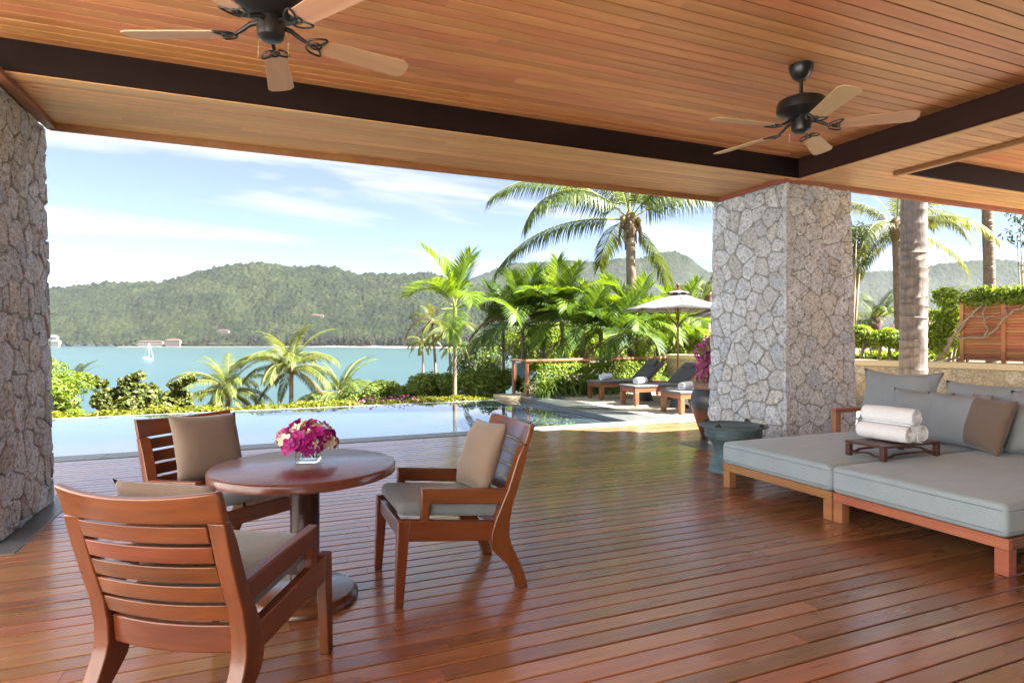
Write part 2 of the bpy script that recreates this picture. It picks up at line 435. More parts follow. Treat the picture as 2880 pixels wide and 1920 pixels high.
# forest on the hills
def forest_mat(name, c0, c1, c2):
    m, nt, p, out = newmat(name)
    L = nt.links
    g = nd(nt, 'ShaderNodeNewGeometry')
    n = nd(nt, 'ShaderNodeTexNoise', i_Scale=0.0075, i_Detail=7.0, i_Roughness=0.68); L.new(g.outputs['Position'], n.inputs['Vector'])
    v = nd(nt, 'ShaderNodeTexVoronoi', i_Scale=0.085); L.new(g.outputs['Position'], v.inputs['Vector'])
    sp = nd(nt, 'ShaderNodeSeparateXYZ'); L.new(v.outputs['Color'], sp.inputs[0])
    a = nd(nt, 'ShaderNodeMath', operation='MULTIPLY_ADD'); a.inputs[1].default_value = 0.22
    h = nd(nt, 'ShaderNodeMath', operation='MULTIPLY'); h.inputs[1].default_value = 0.85
    L.new(n.outputs[0], h.inputs[0]); L.new(sp.outputs[0], a.inputs[0]); L.new(h.outputs[0], a.inputs[2])
    r = ramp(nt, [(0.36, c0), (0.52, c1), (0.70, c2)]); L.new(a.outputs[0], r.inputs[0]); L.new(r.outputs[0], p.inputs['Base Color'])
    p.inputs['Roughness'].default_value = 0.9
    p.inputs['Specular IOR Level'].default_value = 0.1
    nb = nd(nt, 'ShaderNodeTexNoise', i_Scale=0.22, i_Detail=4.0); L.new(g.outputs['Position'], nb.inputs['Vector'])
    b = nd(nt, 'ShaderNodeBump', i_Strength=1.0, i_Distance=4.0); L.new(nb.outputs[0], b.inputs['Height']); L.new(b.outputs[0], p.inputs['Normal'])
forest_mat('forest', (0.0025, 0.0060, 0.0030), (0.0075, 0.0140, 0.0045), (0.024, 0.030, 0.010))
forest_mat('casuarina', (0.006, 0.008, 0.005), (0.012, 0.0135, 0.0075), (0.025, 0.023, 0.014))
# clay jar: dark shoulder turning orange lower down, brown at the base
m, nt, p, out = newmat('jar_glaze')
L = nt.links
t = nd(nt, 'ShaderNodeTexCoord')
sp = nd(nt, 'ShaderNodeSeparateXYZ'); L.new(t.outputs['Object'], sp.inputs[0])
n = nd(nt, 'ShaderNodeTexNoise', i_Scale=6.0, i_Detail=4.0); L.new(t.outputs['Object'], n.inputs['Vector'])
a = nd(nt, 'ShaderNodeMath', operation='MULTIPLY_ADD'); a.inputs[1].default_value = 0.28; L.new(n.outputs[0], a.inputs[0]); L.new(sp.outputs[2], a.inputs[2])
r = ramp(nt, [(0.22, (0.060, 0.024, 0.014)), (0.42, (0.20, 0.078, 0.034)), (0.56, (0.040, 0.036, 0.035)), (0.80, (0.030, 0.036, 0.042))])
L.new(a.outputs[0], r.inputs[0]); L.new(r.outputs[0], p.inputs['Base Color'])
p.inputs['Roughness'].default_value = 0.35
plain('jar_rim', (0.20, 0.095, 0.062), rough=0.45, scale=15, vary=0.3)

M = MATS

# ------------------------------------------------------------------ mesh helpers
def mesh_from(name, verts, faces, mat=None, smooth=None, mats=None, mi=None):
    me = bpy.data.meshes.new(name)
    me.from_pydata([tuple(v) for v in verts], [], [tuple(f) for f in faces])
    if mats:
        for k in mats: me.materials.append(M[k])
    elif mat:
        me.materials.append(M[mat])
    if mi is not None:
        me.polygons.foreach_set('material_index', mi)
    if smooth is not None:
        me.polygons.foreach_set('use_smooth', [True] * len(me.polygons))
        if smooth > 0:
            me.set_sharp_from_angle(angle=R(smooth))
    me.update()
    return me

def fast_mesh(name, V, F, mat):
    """V (n,3) array, F (m,k) array"""
    me = bpy.data.meshes.new(name)
    V = np.asarray(V, dtype=np.float32); F = np.asarray(F, dtype=np.int32)
    me.vertices.add(len(V)); me.vertices.foreach_set('co', V.ravel())
    k = F.shape[1]
    me.loops.add(F.size); me.loops.foreach_set('vertex_index', F.ravel())
    me.polygons.add(len(F))
    me.polygons.foreach_set('loop_start', np.arange(0, F.size, k, dtype=np.int32))
    try:
        me.polygons.foreach_set('loop_total', np.full(len(F), k, dtype=np.int32))
    except Exception:
        pass
    me.materials.append(M[mat])
    me.update(calc_edges=True)
    me.validate()
    return me

def link(name, me, parent=None, loc=(0, 0, 0), rot=(0, 0, 0), scale=(1, 1, 1)):
    o = bpy.data.objects.new(name, me)
    COL.objects.link(o)
    o.location = loc
    o.rotation_euler = rot
    o.scale = scale
    if parent is not None:
        o.parent = parent
    return o

def tag(o, label=None, cat=None, group=None, kind=None):
    if label: o['label'] = label
    if cat: o['category'] = cat
    if group: o['group'] = group
    if kind: o['kind'] = kind
    return o

def thing(name, label, cat, loc=(0, 0, 0), rz=0.0, group=None):
    o = link(name, None, None, loc, (0, 0, rz))
    return tag(o, label, cat, group)

def struct(o):
    o['kind'] = 'structure'
    return o

def bevel(o, w=0.004, seg=2):
    b = o.modifiers.new('bevel', 'BEVEL')
    b.width = w; b.segments = seg; b.limit_method = 'ANGLE'; b.angle_limit = R(40)
    return o

class MB:
    def __init__(s):
        s.v = []; s.f = []
    def add(s, v, f):
        n = len(s.v); s.v += [tuple(q) for q in v]; s.f += [tuple(i + n for i in q) for q in f]; return s
    def box(s, x0, x1, y0, y1, z0, z1):
        return s.add([(x0, y0, z0), (x1, y0, z0), (x1, y1, z0), (x0, y1, z0), (x0, y0, z1), (x1, y0, z1), (x1, y1, z1), (x0, y1, z1)],
                     [(0, 3, 2, 1), (4, 5, 6, 7), (0, 1, 5, 4), (1, 2, 6, 5), (2, 3, 7, 6), (3, 0, 4, 7)])
    def prism(s, poly, lo, hi, axis='x'):
        """polygon in the two other axes, extruded along axis"""
        n = len(poly)
        def pt(a, b, c):
            return {'x': (c, a, b), 'y': (a, c, b), 'z': (a, b, c)}[axis]
        v = [pt(a, b, lo) for a, b in poly] + [pt(a, b, hi) for a, b in poly]
        f = [tuple(range(n))[::-1], tuple(range(n, 2 * n))] + [(i, (i + 1) % n, n + (i + 1) % n, n + i) for i in range(n)]
        return s.add(v, f)
    def lathe(s, prof, n=32, c=(0, 0, 0)):
        v = []; f = []
        m = len(prof)
        for k in range(n):
            a = 2 * PI * k / n
            for r, z in prof:
                v.append((c[0] + r * math.cos(a), c[1] + r * math.sin(a), c[2] + z))
        for k in range(n):
            k2 = (k + 1) % n
            for i in range(m - 1):
                f.append((k * m + i, k2 * m + i, k2 * m + i + 1, k * m + i + 1))
        if prof[0][0] > 1e-6: f.append(tuple(k * m for k in range(n))[::-1])
        if prof[-1][0] > 1e-6: f.append(tuple(k * m + m - 1 for k in range(n)))
        return s.add(v, f)
    def tube(s, pts, rad, n=8, closed=False, caps=True):
        pts = [Vector(p) for p in pts]
        m = len(pts)
        rads = rad if isinstance(rad, (list, tuple)) else [rad] * m
        v = []; f = []
        up = Vector((0, 0, 1))
        prev = None
        for i, p in enumerate(pts):
            if closed: t = pts[(i + 1) % m] - pts[i - 1]
            else: t = pts[min(i + 1, m - 1)] - pts[max(i - 1, 0)]
            t.normalize()
            if prev is None:
                a = t.cross(up)
                if a.length < 1e-3: a = t.cross(Vector((1, 0, 0)))
            else:
                a = prev - t * prev.dot(t)
            a.normalize(); prev = a
            b = t.cross(a)
            for k in range(n):
                g = 2 * PI * k / n
                v.append(p + (a * math.cos(g) + b * math.sin(g)) * rads[i])
        for i in range(m if closed else m - 1):
            j = (i + 1) % m
            for k in range(n):
                k2 = (k + 1) % n
                f.append((i * n + k, i * n + k2, j * n + k2, j * n + k))
        if not closed and caps:
            f.append(tuple(range(n))[::-1]); f.append(tuple((m - 1) * n + k for k in range(n)))
        return s.add(v, f)
    def build(s, name, mat, parent=None, loc=(0, 0, 0), rot=(0, 0, 0), smooth=None, bev=0.0, seg=2):
        me = mesh_from(name, s.v, s.f, mat, smooth)
        o = link(name, me, parent, loc, rot)
        if bev: bevel(o, bev, seg)
        return o

def bx(name, x0, x1, y0, y1, z0, z1, mat, parent=None, bev=0.0, seg=2):
    """a box with its origin at its own centre"""
    cx, cy_, cz = (x0 + x1) / 2, (y0 + y1) / 2, (z0 + z1) / 2
    return MB().box(x0 - cx, x1 - cx, y0 - cy_, y1 - cy_, z0 - cz, z1 - cz).build(name, mat, parent, (cx, cy_, cz), bev=bev, seg=seg)

def chamfer_box(hx, hy, hz, c, top=True):
    """plank: rectangular bar with its long top edges (or bottom edges) eased"""
    pr = [(-hy, -hz), (hy, -hz), (hy, hz - c), (hy - c, hz), (-hy + c, hz), (-hy, hz - c)] if top else \
         [(-hy, hz), (-hy, -hz + c), (-hy + c, -hz), (hy - c, -hz), (hy, -hz + c), (hy, hz)]
    return MB().prism(pr, -hx, hx, 'x')

def rounded_box(hx, hy, hz, r, puff=0.0, mid=6, seam=0.0):
    def axis(h):
        e = [1 - (1 - math.cos(a)) * r / h for a in (0, R(22), R(45), R(67), R(90))]
        e = sorted(set(round(v, 5) for v in e))
        q = e[0]
        m = [-q + 2 * q * i / mid for i in range(mid + 1)]
        return sorted(set([round(-v, 5) for v in e] + [round(v, 5) for v in m] + e))
    ax = [axis(hx), axis(hy), axis(hz)]
    h = (hx, hy, hz)
    idx = {}; V = []; F = []
    def vid(p):
        if p not in idx:
            P = [p[i] * h[i] for i in range(3)]
            inn = [max(-(h[i] - r), min(h[i] - r, P[i])) for i in range(3)]
            d = Vector([P[i] - inn[i] for i in range(3)])
            if d.length > 1e-9: d.normalize()
            q = Vector(inn) + d * r
            fx, fy = 1 - (q.x / hx) ** 4, 1 - (q.y / hy) ** 4
            if q.z > 0: q.z += puff * fx * fy
            idx[p] = len(V); V.append(q)
        return idx[p]
    for a in range(3):
        b, c = (a + 1) % 3, (a + 2) % 3
        for sgn in (-1.0, 1.0):
            for i in range(len(ax[b]) - 1):
                for j in range(len(ax[c]) - 1):
                    q = []
                    for (u, w) in ((i, j), (i + 1, j), (i + 1, j + 1), (i, j + 1)):
                        p = [0, 0, 0]; p[a] = sgn; p[b] = ax[b][u]; p[c] = ax[c][w]
                        q.append(vid(tuple(p)))
                    F.append(tuple(q) if sgn > 0 else tuple(q[::-1]))
    m_ = MB(); m_.v = [tuple(v) for v in V]; m_.f = F
    return m_

def pillow(w, h, t, seed=0, n=18, pinch=0.07):
    """throw cushion in the local xz plane, thickness along y"""
    rr = random.Random(seed)
    ph = [rr.uniform(0, 6.28) for _ in range(6)]
    m_ = MB(); V = []; F = []
    def co(i, j, s):
        a, b = -1 + 2 * i / n, -1 + 2 * j / n
        px = a * (1 - pinch * (1 - b * b) * abs(a) ** 3)
        pz = b * (1 - pinch * (1 - a * a) * abs(b) ** 3)
        th = ((1 - abs(a) ** 2.6) * (1 - abs(b) ** 2.6)) ** 0.55 if abs(a) < 1 and abs(b) < 1 else 0
        wr = 0.06 * math.sin(3.1 * a + ph[0]) * math.cos(2.4 * b + ph[1]) + 0.035 * math.sin(6 * a * b + ph[2] + 3 * b)
        y = s * t / 2 * th * (1 + wr) + 0.03 * t * math.sin(4 * a + ph[3]) * (1 - th)
        return (px * w / 2, y, pz * h / 2)
    front = {}; back = {}
    for i in range(n + 1):
        for j in range(n + 1):
            front[i, j] = len(V); V.append(co(i, j, -1))
    for i in range(n + 1):
        for j in range(n + 1):
            if i in (0, n) or j in (0, n): back[i, j] = front[i, j]
            else:
                back[i, j] = len(V); V.append(co(i, j, 1))
    for i in range(n):
        for j in range(n):
            F.append((front[i, j], front[i + 1, j], front[i + 1, j + 1], front[i, j + 1]))
            F.append((back[i, j], back[i, j + 1], back[i + 1, j + 1], back[i + 1, j]))
    m_.v = V; m_.f = F
    return m_

def copy_tree(o, parent=None):
    c = o.copy(); COL.objects.link(c)
    if parent is not None: c.parent = parent
    for ch in o.children:
        copy_tree(ch, c)
    return c

rnd = random.Random(4)
nrng = np.random.default_rng(7)

# ================================================================== THE SETTING
# ------------------------------------------------------------------ deck
PITCH, GAP = 0.1116, 0.009
DECK_Y0 = 2.9973 - 16 * PITCH       # first board edge in view
deck = struct(bx('deck', -2.95, 8.6, 0.97, 8.10, -0.30, -0.045, 'under_deck'))
inv = deck.matrix_world.copy()
def child_at(parent, o):
    """keep world placement under a parent that is only moved, not turned"""
    o.location = o.location - parent.location
    o.parent = parent
def plank(name, x0, x1, y0, y1, z0, z1, mat, parent, c=0.003, top=True):
    o = chamfer_box((x1 - x0) / 2, (y1 - y0) / 2, (z1 - z0) / 2, c, top).build(name, mat)
    o.location = ((x0 + x1) / 2, (y0 + y1) / 2, (z0 + z1) / 2)
    child_at(parent, o)
    return o
row = 0
y = DECK_Y0
while y + PITCH < 8.105:
    xl = -1.44 if 4.72 < y < 6.2 else -2.9
    x = xl if xl == -1.44 else (-2.6 if y > 6 else -1.7)
    x_end = 8.4
    cut = x + rnd.uniform(0.9, 2.6)
    while x < x_end:
        x2 = min(cut, x_end)
        if x_end - x2 < 0.8: x2 = x_end
        a, b = x, x2
        dz = rnd.uniform(-0.0012, 0.0012)
        g = GAP + rnd.uniform(-0.0015, 0.0015)
        # planks stop at the stone plinth of the right pillar
        if 4.62 < y + PITCH / 2 < 6.50 and a < 4.975 < b:
            plank('plank', a + 0.0008, 4.975, y + g / 2, y + PITCH - g / 2, -0.03 + dz, dz, 'deck_wood', deck)
        elif not (4.62 < y + PITCH / 2 < 6.50 and a >= 4.975 and b < 6.8):
            plank('plank', a + 0.0008, b - 0.0008, y + g / 2, y + PITCH - g / 2, -0.03 + dz, dz, 'deck_wood', deck)
        x = x2
        cut = x + rnd.uniform(2.3, 3.9)
    y += PITCH; row += 1
mb = MB()
y = DECK_Y0 - PITCH
while y > 0.95:
    mb.box(-2.9, 8.4, y + GAP / 2, y + PITCH - GAP / 2, -0.03, 0.0)
    y -= PITCH
o = mb.build('boards_behind', 'deck_wood'); tag(o, kind='stuff'); child_at(deck, o)
struct(bx('wall', -0.3, 10.6, -1.62, -1.42, -0.01, 3.41, 'light_block_wall'))  # unseen partial wall, added to hold back light from behind the camera
struct(bx('bounce_floor', -2.98, 16, -18, 0.94, -0.30, -0.004, 'bounce_paving'))  # unseen pale paving, added to bounce sunlight into the room
struct(bx('wall', -6.0, -5.6, -14, 7.6, -0.3, 6.2, 'bounce_wall'))  # unseen pale wall, added as a sunlit bounce surface for left-facing sides
struct(bx('added_terrace', 8.62, 11.9, 0.95, 5.385, -0.30, -0.004, 'slate_pale'))  # unseen paving added for bounce light, toned down to spare the pillar
struct(bx('added_terrace', -22, -2.99, -18, 8.0, -0.30, -0.008, 'bounce_paving'))  # unseen pale ground, added to throw sunlight in from the left
# slate plinths round the feet of the pillars
def slab(name, x0, x1, y0, y1, z0, z1, mat, bev=0.004):
    return struct(bx(name, x0, x1, y0, y1, z0, z1, mat, bev=bev))
slab('plinth', -2.95, -1.44, 4.73, 6.30, -0.03, 0.006, 'slate')
slab('plinth', 4.98, 6.72, 4.66, 6.48, -0.03, 0.006, 'slate')

# ------------------------------------------------------------------ pool
WZ = -0.085
near_coping = struct(bx('pool_coping', -5.2, 6.27, 8.108, 8.412, -0.30, -0.012, 'mortar'))
xs = -5.2
k = 0
while xs < 6.26:
    x2 = min(xs + 1.18, 6.27)
    o = bx('slab', xs + 0.002, x2 - 0.002, 8.106, 8.418, -0.035, 0.002, 'slate_pale', bev=0.004); child_at(near_coping, o)
    xs = x2
side_coping = struct(bx('pool_coping', 5.555, 6.25, 8.425, 12.86, -0.36, -0.03, 'slate'))
ys = 8.425
while ys < 12.85:
    y2 = min(ys + 0.9, 12.87)
    o = bx('slab', 5.54, 6.262, ys + 0.0015, y2 - 0.0015, -0.028, 0.004, 'slate', bev=0.004); child_at(side_coping, o)
    ys = y2
o = MB().box(-5.2, 5.55, 8.40, 13.12, WZ - 0.25, WZ).build('pool_water', 'pool_water'); struct(o)
struct(bx('infinity_edge', -5.4, 5.62, 13.125, 13.27, -0.75, WZ - 0.004, 'slate_pale', bev=0.01))
struct(bx('pool_end_block', 5.20, 6.10, 12.88, 13.75, -0.7, 0.0, 'cap_stone', bev=0.01))

# ------------------------------------------------------------------ terrace to the right of the pool
o = MB().prism([(6.27, 5.4), (11.9, 5.4), (11.4, 9.0), (10.6, 13.4), (6.2, 12.70), (6.27, 8.4)], -0.3, -0.004, 'z').build('terrace', 'terrace_wash'); struct(o)

# ------------------------------------------------------------------ roof: ceiling boards, beams, soffits
CZ, SZ = 3.325, 3.115
roof = struct(bx('roof', -2.9, 10.0, -1.4, 4.955, 3.42, 3.62, 'roof_slab'))
roof2 = struct(bx('roof', -2.9, 6.30, 4.957, 6.00, 3.22, 3.95, 'roof_slab'))
roof3 = struct(bx('roof', 6.302, 10.0, 4.957, 5.05, 3.22, 3.62, 'roof_slab'))
ceiling = struct(bx('ceiling', -2.9, 5.44, -1.4, 4.95, CZ + 0.008, CZ + 0.09, 'under_deck'))
def boards(parent, x0, x1, y0, y1, z, pitch, mat, gap=0.012, lmin=2.6, lmax=4.6, name='plank', yslant=None):
    n = max(1, round((y1 - y0) / pitch)); p = (y1 - y0) / n
    for i in range(n):
        a = y0 + i * p
        x = x0
        cut = x + rnd.uniform(0.8, lmax)
        while x < x1 - 1e-6:
            x2 = min(cut, x1)
            if x1 - x2 < 0.6: x2 = x1
            plank(name, x + 0.0006, x2 - 0.0006, a + gap / 2, a + p - gap / 2, z + rnd.uniform(-0.0006, 0.0006), z + 0.0075, mat, parent, 0.003, False)
            x = x2; cut = x + rnd.uniform(lmin, lmax)
boards(ceiling, -2.9, 5.44, 1.60, 4.95, CZ, 0.105, 'ceiling_wood')
mb = MB(); y = 1.595
while y > -1.3:
    mb.box(-2.9, 5.44, y - 0.099, y, CZ, CZ + 0.013); y -= 0.105
o = mb.build('boards_behind', 'ceiling_wood'); tag(o, kind='stuff'); child_at(ceiling, o)
# dark beams framing the raised ceiling
struct(bx('beam', -2.9, 5.475, 4.955, 5.03, SZ - 0.002, 3.41, 'beam_wood', bev=0.003))
struct(bx('beam', 5.465, 5.545, -1.4, 4.952, SZ - 0.002, 3.415, 'beam_wood_side', bev=0.003))
# soffit over the pool side
soffit = struct(bx('soffit', -2.9, 5.35, 5.032, 6.055, SZ + 0.008, SZ + 0.10, 'under_deck'))
boards(soffit, -2.9, 5.30, 5.06, 6.02, SZ, 0.098, 'soffit_wood')
o = bx('trim', -2.9, 5.475, 4.945, 5.06, SZ - 0.012, SZ - 0.003, 'soffit_wood'); child_at(soffit, o)
o = bx('fascia', -1.60, 5.33, 6.022, 6.052, SZ - 0.055, SZ + 0.16, 'trim_wood', bev=0.003); child_at(soffit, o)
o = bx('fascia_lip', -1.60, 5.33, 6.053, 6.075, SZ - 0.035, SZ + 0.14, 'slate_pale', bev=0.002); child_at(soffit, o)
o = bx('trim', -1.625, -1.555, 4.0, 6.06, SZ - 0.045, SZ - 0.001, 'trim_wood', bev=0.003); child_at(soffit, o)
o = bx('trim', 5.292, 5.345, 4.975, 6.06, SZ - 0.045, SZ - 0.001, 'trim_wood', bev=0.003); child_at(soffit, o)
# soffit to the right: strip beside the beam and band over the garden side
soffit_r = struct(bx('soffit', 5.547, 10.0, 4.42, 5.045, SZ + 0.008, SZ + 0.10, 'under_deck'))
boards(soffit_r, 5.56, 10.0, 4.40, 5.00, SZ, 0.098, 'soffit_wood')
o = bx('fascia', 5.34, 10.0, 5.003, 5.045, SZ - 0.055, SZ + 0.1, 'trim_wood', bev=0.003); child_at(soffit_r, o)
o = bx('fascia_lip', 6.35, 10.0, 5.047, 5.07, SZ - 0.035, SZ + 0.1, 'slate_pale', bev=0.002); child_at(soffit_r, o)
soffit_s = struct(bx('soffit', 5.547, 6.33, -1.4, 4.40, SZ + 0.008, SZ + 0.10, 'under_deck'))
boards(soffit_s, 5.56, 6.33, 1.0, 4.395, SZ, 0.098, 'soffit_wood')
o = bx('trim', 5.47, 5.56, -1.4, 4.98, SZ - 0.012, SZ - 0.003, 'soffit_wood'); child_at(soffit_s, o)
o = bx('door_track', 6.19, 6.235, -1.4, 4.39, SZ - 0.04, SZ - 0.002, 'trim_wood', bev=0.003); child_at(soffit_s, o)
o = bx('door_track', 6.285, 6.335, -1.4, 4.39, SZ - 0.022, SZ - 0.002, 'soffit_wood', bev=0.003); child_at(soffit_s, o)
ceiling_r = struct(bx('ceiling', 6.34, 10.0, -1.4, 4.38, CZ + 0.008, CZ + 0.09, 'under_deck'))
boards(ceiling_r, 6.345, 10.0, 1.4, 4.36, CZ, 0.105, 'ceiling_wood')
struct(bx('beam', 6.345, 10.0, 4.36, 4.398, SZ - 0.001, 3.41, 'beam_wood', bev=0.003))

# ------------------------------------------------------------------ rubble walls: every stone its own piece
def clip(poly, nx, ny, c):
    """keep the side nx*x+ny*y <= c"""
    out = []
    for i in range(len(poly)):
        p, q = poly[i], poly[(i + 1) % len(poly)]
        a, b = nx * p[0] + ny * p[1] - c, nx * q[0] + ny * q[1] - c
        if a <= 0: out.append(p)
        if (a < 0 < b) or (b < 0 < a):
            t = a / (a - b); out.append((p[0] + (q[0] - p[0]) * t, p[1] + (q[1] - p[1]) * t))
    return out
def cells(W, Hh, sx, sy, joint, seed, edge=(0, 0, 0, 0)):
    rr = random.Random(seed)
    seeds = []
    nyy = round(Hh / sy); nxx = round(W / sx)
    for j in range(-1, nyy + 1):
        for i in range(-1, nxx + 2):
            seeds.append(((i + 0.25 + 0.5 * (j % 2) + rr.uniform(-0.40, 0.40)) * W / nxx, (j + 0.5 + rr.uniform(-0.42, 0.42)) * Hh / nyy))
    seeds = [s_ for s_ in seeds if rr.random() > 0.13]
    res = []
    asp = sx / sy
    for i, (px, py) in enumerate(seeds):
        poly = [(0, 0), (W, 0), (W, Hh), (0, Hh)]
        near = sorted(range(len(seeds)), key=lambda k: (seeds[k][0] - px) ** 2 + (seeds[k][1] - py) ** 2)[1:16]
        for k in near:
            qx, qy = seeds[k]
            nx, ny = qx - px, qy - py
            l = math.hypot(nx, ny)
            if l < 1e-6: continue
            nx /= l; ny /= l
            c = nx * (px + qx) / 2 + ny * (py + qy) / 2 - joint / 2
            poly = clip(poly, nx, ny, c)
            if len(poly) < 3: break
        if len(poly) < 3: continue
        ar = 0.5 * abs(sum(poly[a][0] * poly[(a + 1) % len(poly)][1] - poly[(a + 1) % len(poly)][0] * poly[a][1] for a in range(len(poly))))
        if ar < 0.0012: continue
        res.append(poly)
    return res
def stone_face(parent, W, Hh, place, sx, sy, joint, proud, seed, mat, rough=0.007):
    """place(u, v, out) -> world point; stones stand proud of the mortar"""
    rr = random.Random(seed + 99)
    for poly in cells(W, Hh, sx, sy, joint, seed):
        # ease the corners, but not along the outer borders of the face
        pp = []
        n = len(poly)
        for i in range(n):
            a, b, c = poly[i - 1], poly[i], poly[(i + 1) % n]
            on = b[0] < 1e-4 or b[0] > W - 1e-4 or b[1] < 1e-4 or b[1] > Hh - 1e-4
            if on: pp.append(b)
            else:
                k = 0.17
                pp.append((b[0] + (a[0] - b[0]) * k, b[1] + (a[1] - b[1]) * k))
                pp.append((b[0] + (c[0] - b[0]) * k, b[1] + (c[1] - b[1]) * k))
        n = len(pp)
        cx = sum(p[0] for p in pp) / n; cy_ = sum(p[1] for p in pp) / n
        pr = proud * rr.uniform(0.6, 1.3)
        tx, ty = rr.uniform(-0.035, 0.035), rr.uniform(-0.035, 0.035)
        V = []; F = []
        def edge(p): return p[0] < 1e-4 or p[0] > W - 1e-4
        def ring(s, out, jit):
            for p in pp:
                s2 = s
                q = (cx + (p[0] - cx) * s2, cy_ + (p[1] - cy_) * s2)
                if edge(p): q = (p[0], q[1])
                V.append(place(q[0], q[1], out + (tx * (q[0] - cx) + ty * (q[1] - cy_) if out > 0 else 0) + rr.uniform(-jit, jit)))
        ring(1.0, -0.03, 0)
        ring(1.0, pr * 0.30, rough * 0.2)
        ring(0.95, pr * 0.90, rough * 0.5)
        ring(0.58, pr * 1.1, rough)
        V.append(place(cx, cy_, pr * 1.12 + rr.uniform(-rough, rough)))
        for r_ in range(3):
            for i in range(n):
                j = (i + 1) % n
                F.append((r_ * n + i, r_ * n + j, (r_ + 1) * n + j, (r_ + 1) * n + i))
        for i in range(n): F.append((3 * n + i, 3 * n + (i + 1) % n, 4 * n))
        o0 = place(cx, cy_, 0)
        V = [Vector(v) - Vector(o0) for v in V]
        me = mesh_from('stone', V, F, mat, 38)
        o = link('stone', me, None, Vector(o0)); child_at(parent, o)

def batter(v, h=3.1, b=0.05): return b * (1 - v / h)
HP = 3.075
# right pillar: faces x = 5.33 (to the pool side) and y = 4.985 (to the room), closed behind
def pillar(x0, x1, y0, y1, label, seed, faces):
    P = thing('stone_pillar', label, 'pillar', ((x0 + x1) / 2, (y0 + y1) / 2, 0), group='stone pillars')
    b = 0.05
    core = MB().add([(x0 - b, y0 - b, 0), (x1 + b, y0 - b, 0), (x1 + b, y1 + b, 0), (x0 - b, y1 + b, 0), (x0, y0, HP), (x1, y0, HP), (x1, y1, HP), (x0, y1, HP)],
                    [(0, 3, 2, 1), (4, 5, 6, 7), (0, 1, 5, 4), (1, 2, 6, 5), (2, 3, 7, 6), (3, 0, 4, 7)]).build('mortar_core', 'mortar')
    child_at(P, core)
    pr = 0.017
    if 'w' in faces:      # faces -x, u runs along y
        stone_face(P, y1 - y0 + 2 * 0.05 + 0.02, HP - 0.008, lambda u, v, o: (x0 - batter(v, HP) - o, y0 - batter(v, HP) - 0.012 + u * (y1 - y0 + 2 * batter(v, HP) + 0.024) / (y1 - y0 + 0.12), v + 0.008), 0.172, 0.205, 0.011, pr, seed, 'granite', 0.010)
    if 'e' in faces:
        stone_face(P, y1 - y0 + 2 * 0.05 + 0.02, HP - 0.008, lambda u, v, o: (x1 + batter(v, HP) + o, y1 + batter(v, HP) + 0.012 - u * (y1 - y0 + 2 * batter(v, HP) + 0.024) / (y1 - y0 + 0.12), v + 0.008), 0.172, 0.225, 0.009, pr, seed + 1, 'granite', 0.011)
    if 's' in faces:      # faces -y, u runs along x
        stone_face(P, x1 - x0 + 0.12, HP - 0.008, lambda u, v, o: (x0 - batter(v, HP) - 0.012 + u * (x1 - x0 + 2 * batter(v, HP) + 0.024) / (x1 - x0 + 0.12), y0 - batter(v, HP) - o, v + 0.008), 0.180, 0.200, 0.009, pr * 0.6, seed + 2, 'granite', 0.008)
    if 'n' in faces:
        stone_face(P, x1 - x0 + 0.12, HP - 0.008, lambda u, v, o: (x1 + batter(v, HP) + 0.012 - u * (x1 - x0 + 2 * batter(v, HP) + 0.024) / (x1 - x0 + 0.12), y1 + batter(v, HP) + o, v + 0.008), 0.21, 0.235, 0.018, pr, seed + 3, 'granite')
    return P
pillar(5.355, 6.33, 5.015, 6.15, 'square rubble stone pillar beside the daybeds and the dark clay jar', 31, 'ws')
pillar(-2.75, -1.655, 5.015, 6.06, 'rubble stone pillar cut off by the left edge of the picture', 57, 'e')

# garden wall round the right of the terrace
GW = [(10.3, 13.75), (11.25, 8.8), (11.8, 7.25), (11.9, 5.9), (11.95, 1.5)]
gwall = thing('garden_wall', 'low tan rubble stone wall with pale flat cap behind the daybeds', 'wall', (11.8, 7.25, 0))
for i in range(len(GW) - 1):
    a, b = Vector(GW[i]), Vector(GW[i + 1])
    d = b - a; l = d.length; d.normalize(); nrm = Vector((d.y, -d.x))
    if nrm.x > 0: nrm = -nrm
    def place(u, v, o, a=a, d=d, nrm=nrm): 
        q = a + d * u + nrm * o
        return (q.x, q.y, v)
    w = 0.3
    q = [a, b, b - nrm * w, a - nrm * w]
    core = MB().prism([(p.x - 11.8, p.y - 7.25) for p in q], -0.3, 0.80, 'z').build('mortar_core', 'mortar_tan', gwall)
    e = 0.06
    q = [a - d * 0.02 + nrm * e, b + d * 0.02 + nrm * e, b + d * 0.02 - nrm * (w + e), a - d * 0.02 - nrm * (w + e)]
    MB().prism([(p.x - 11.8, p.y - 7.25) for p in q], 0.80 + 0.002 * i, 0.91 + 0.002 * i, 'z').build('cap', 'cap_stone', gwall, bev=0.012)
    if i < 3 or True:
        stone_face(gwall, min(l, 3.0 if i == 3 else 9), 0.79, (lambda u, v, o, P=place: P(u, v, o)), 0.30, 0.22, 0.022, 0.012, 70 + i, 'garden_stone', 0.004)

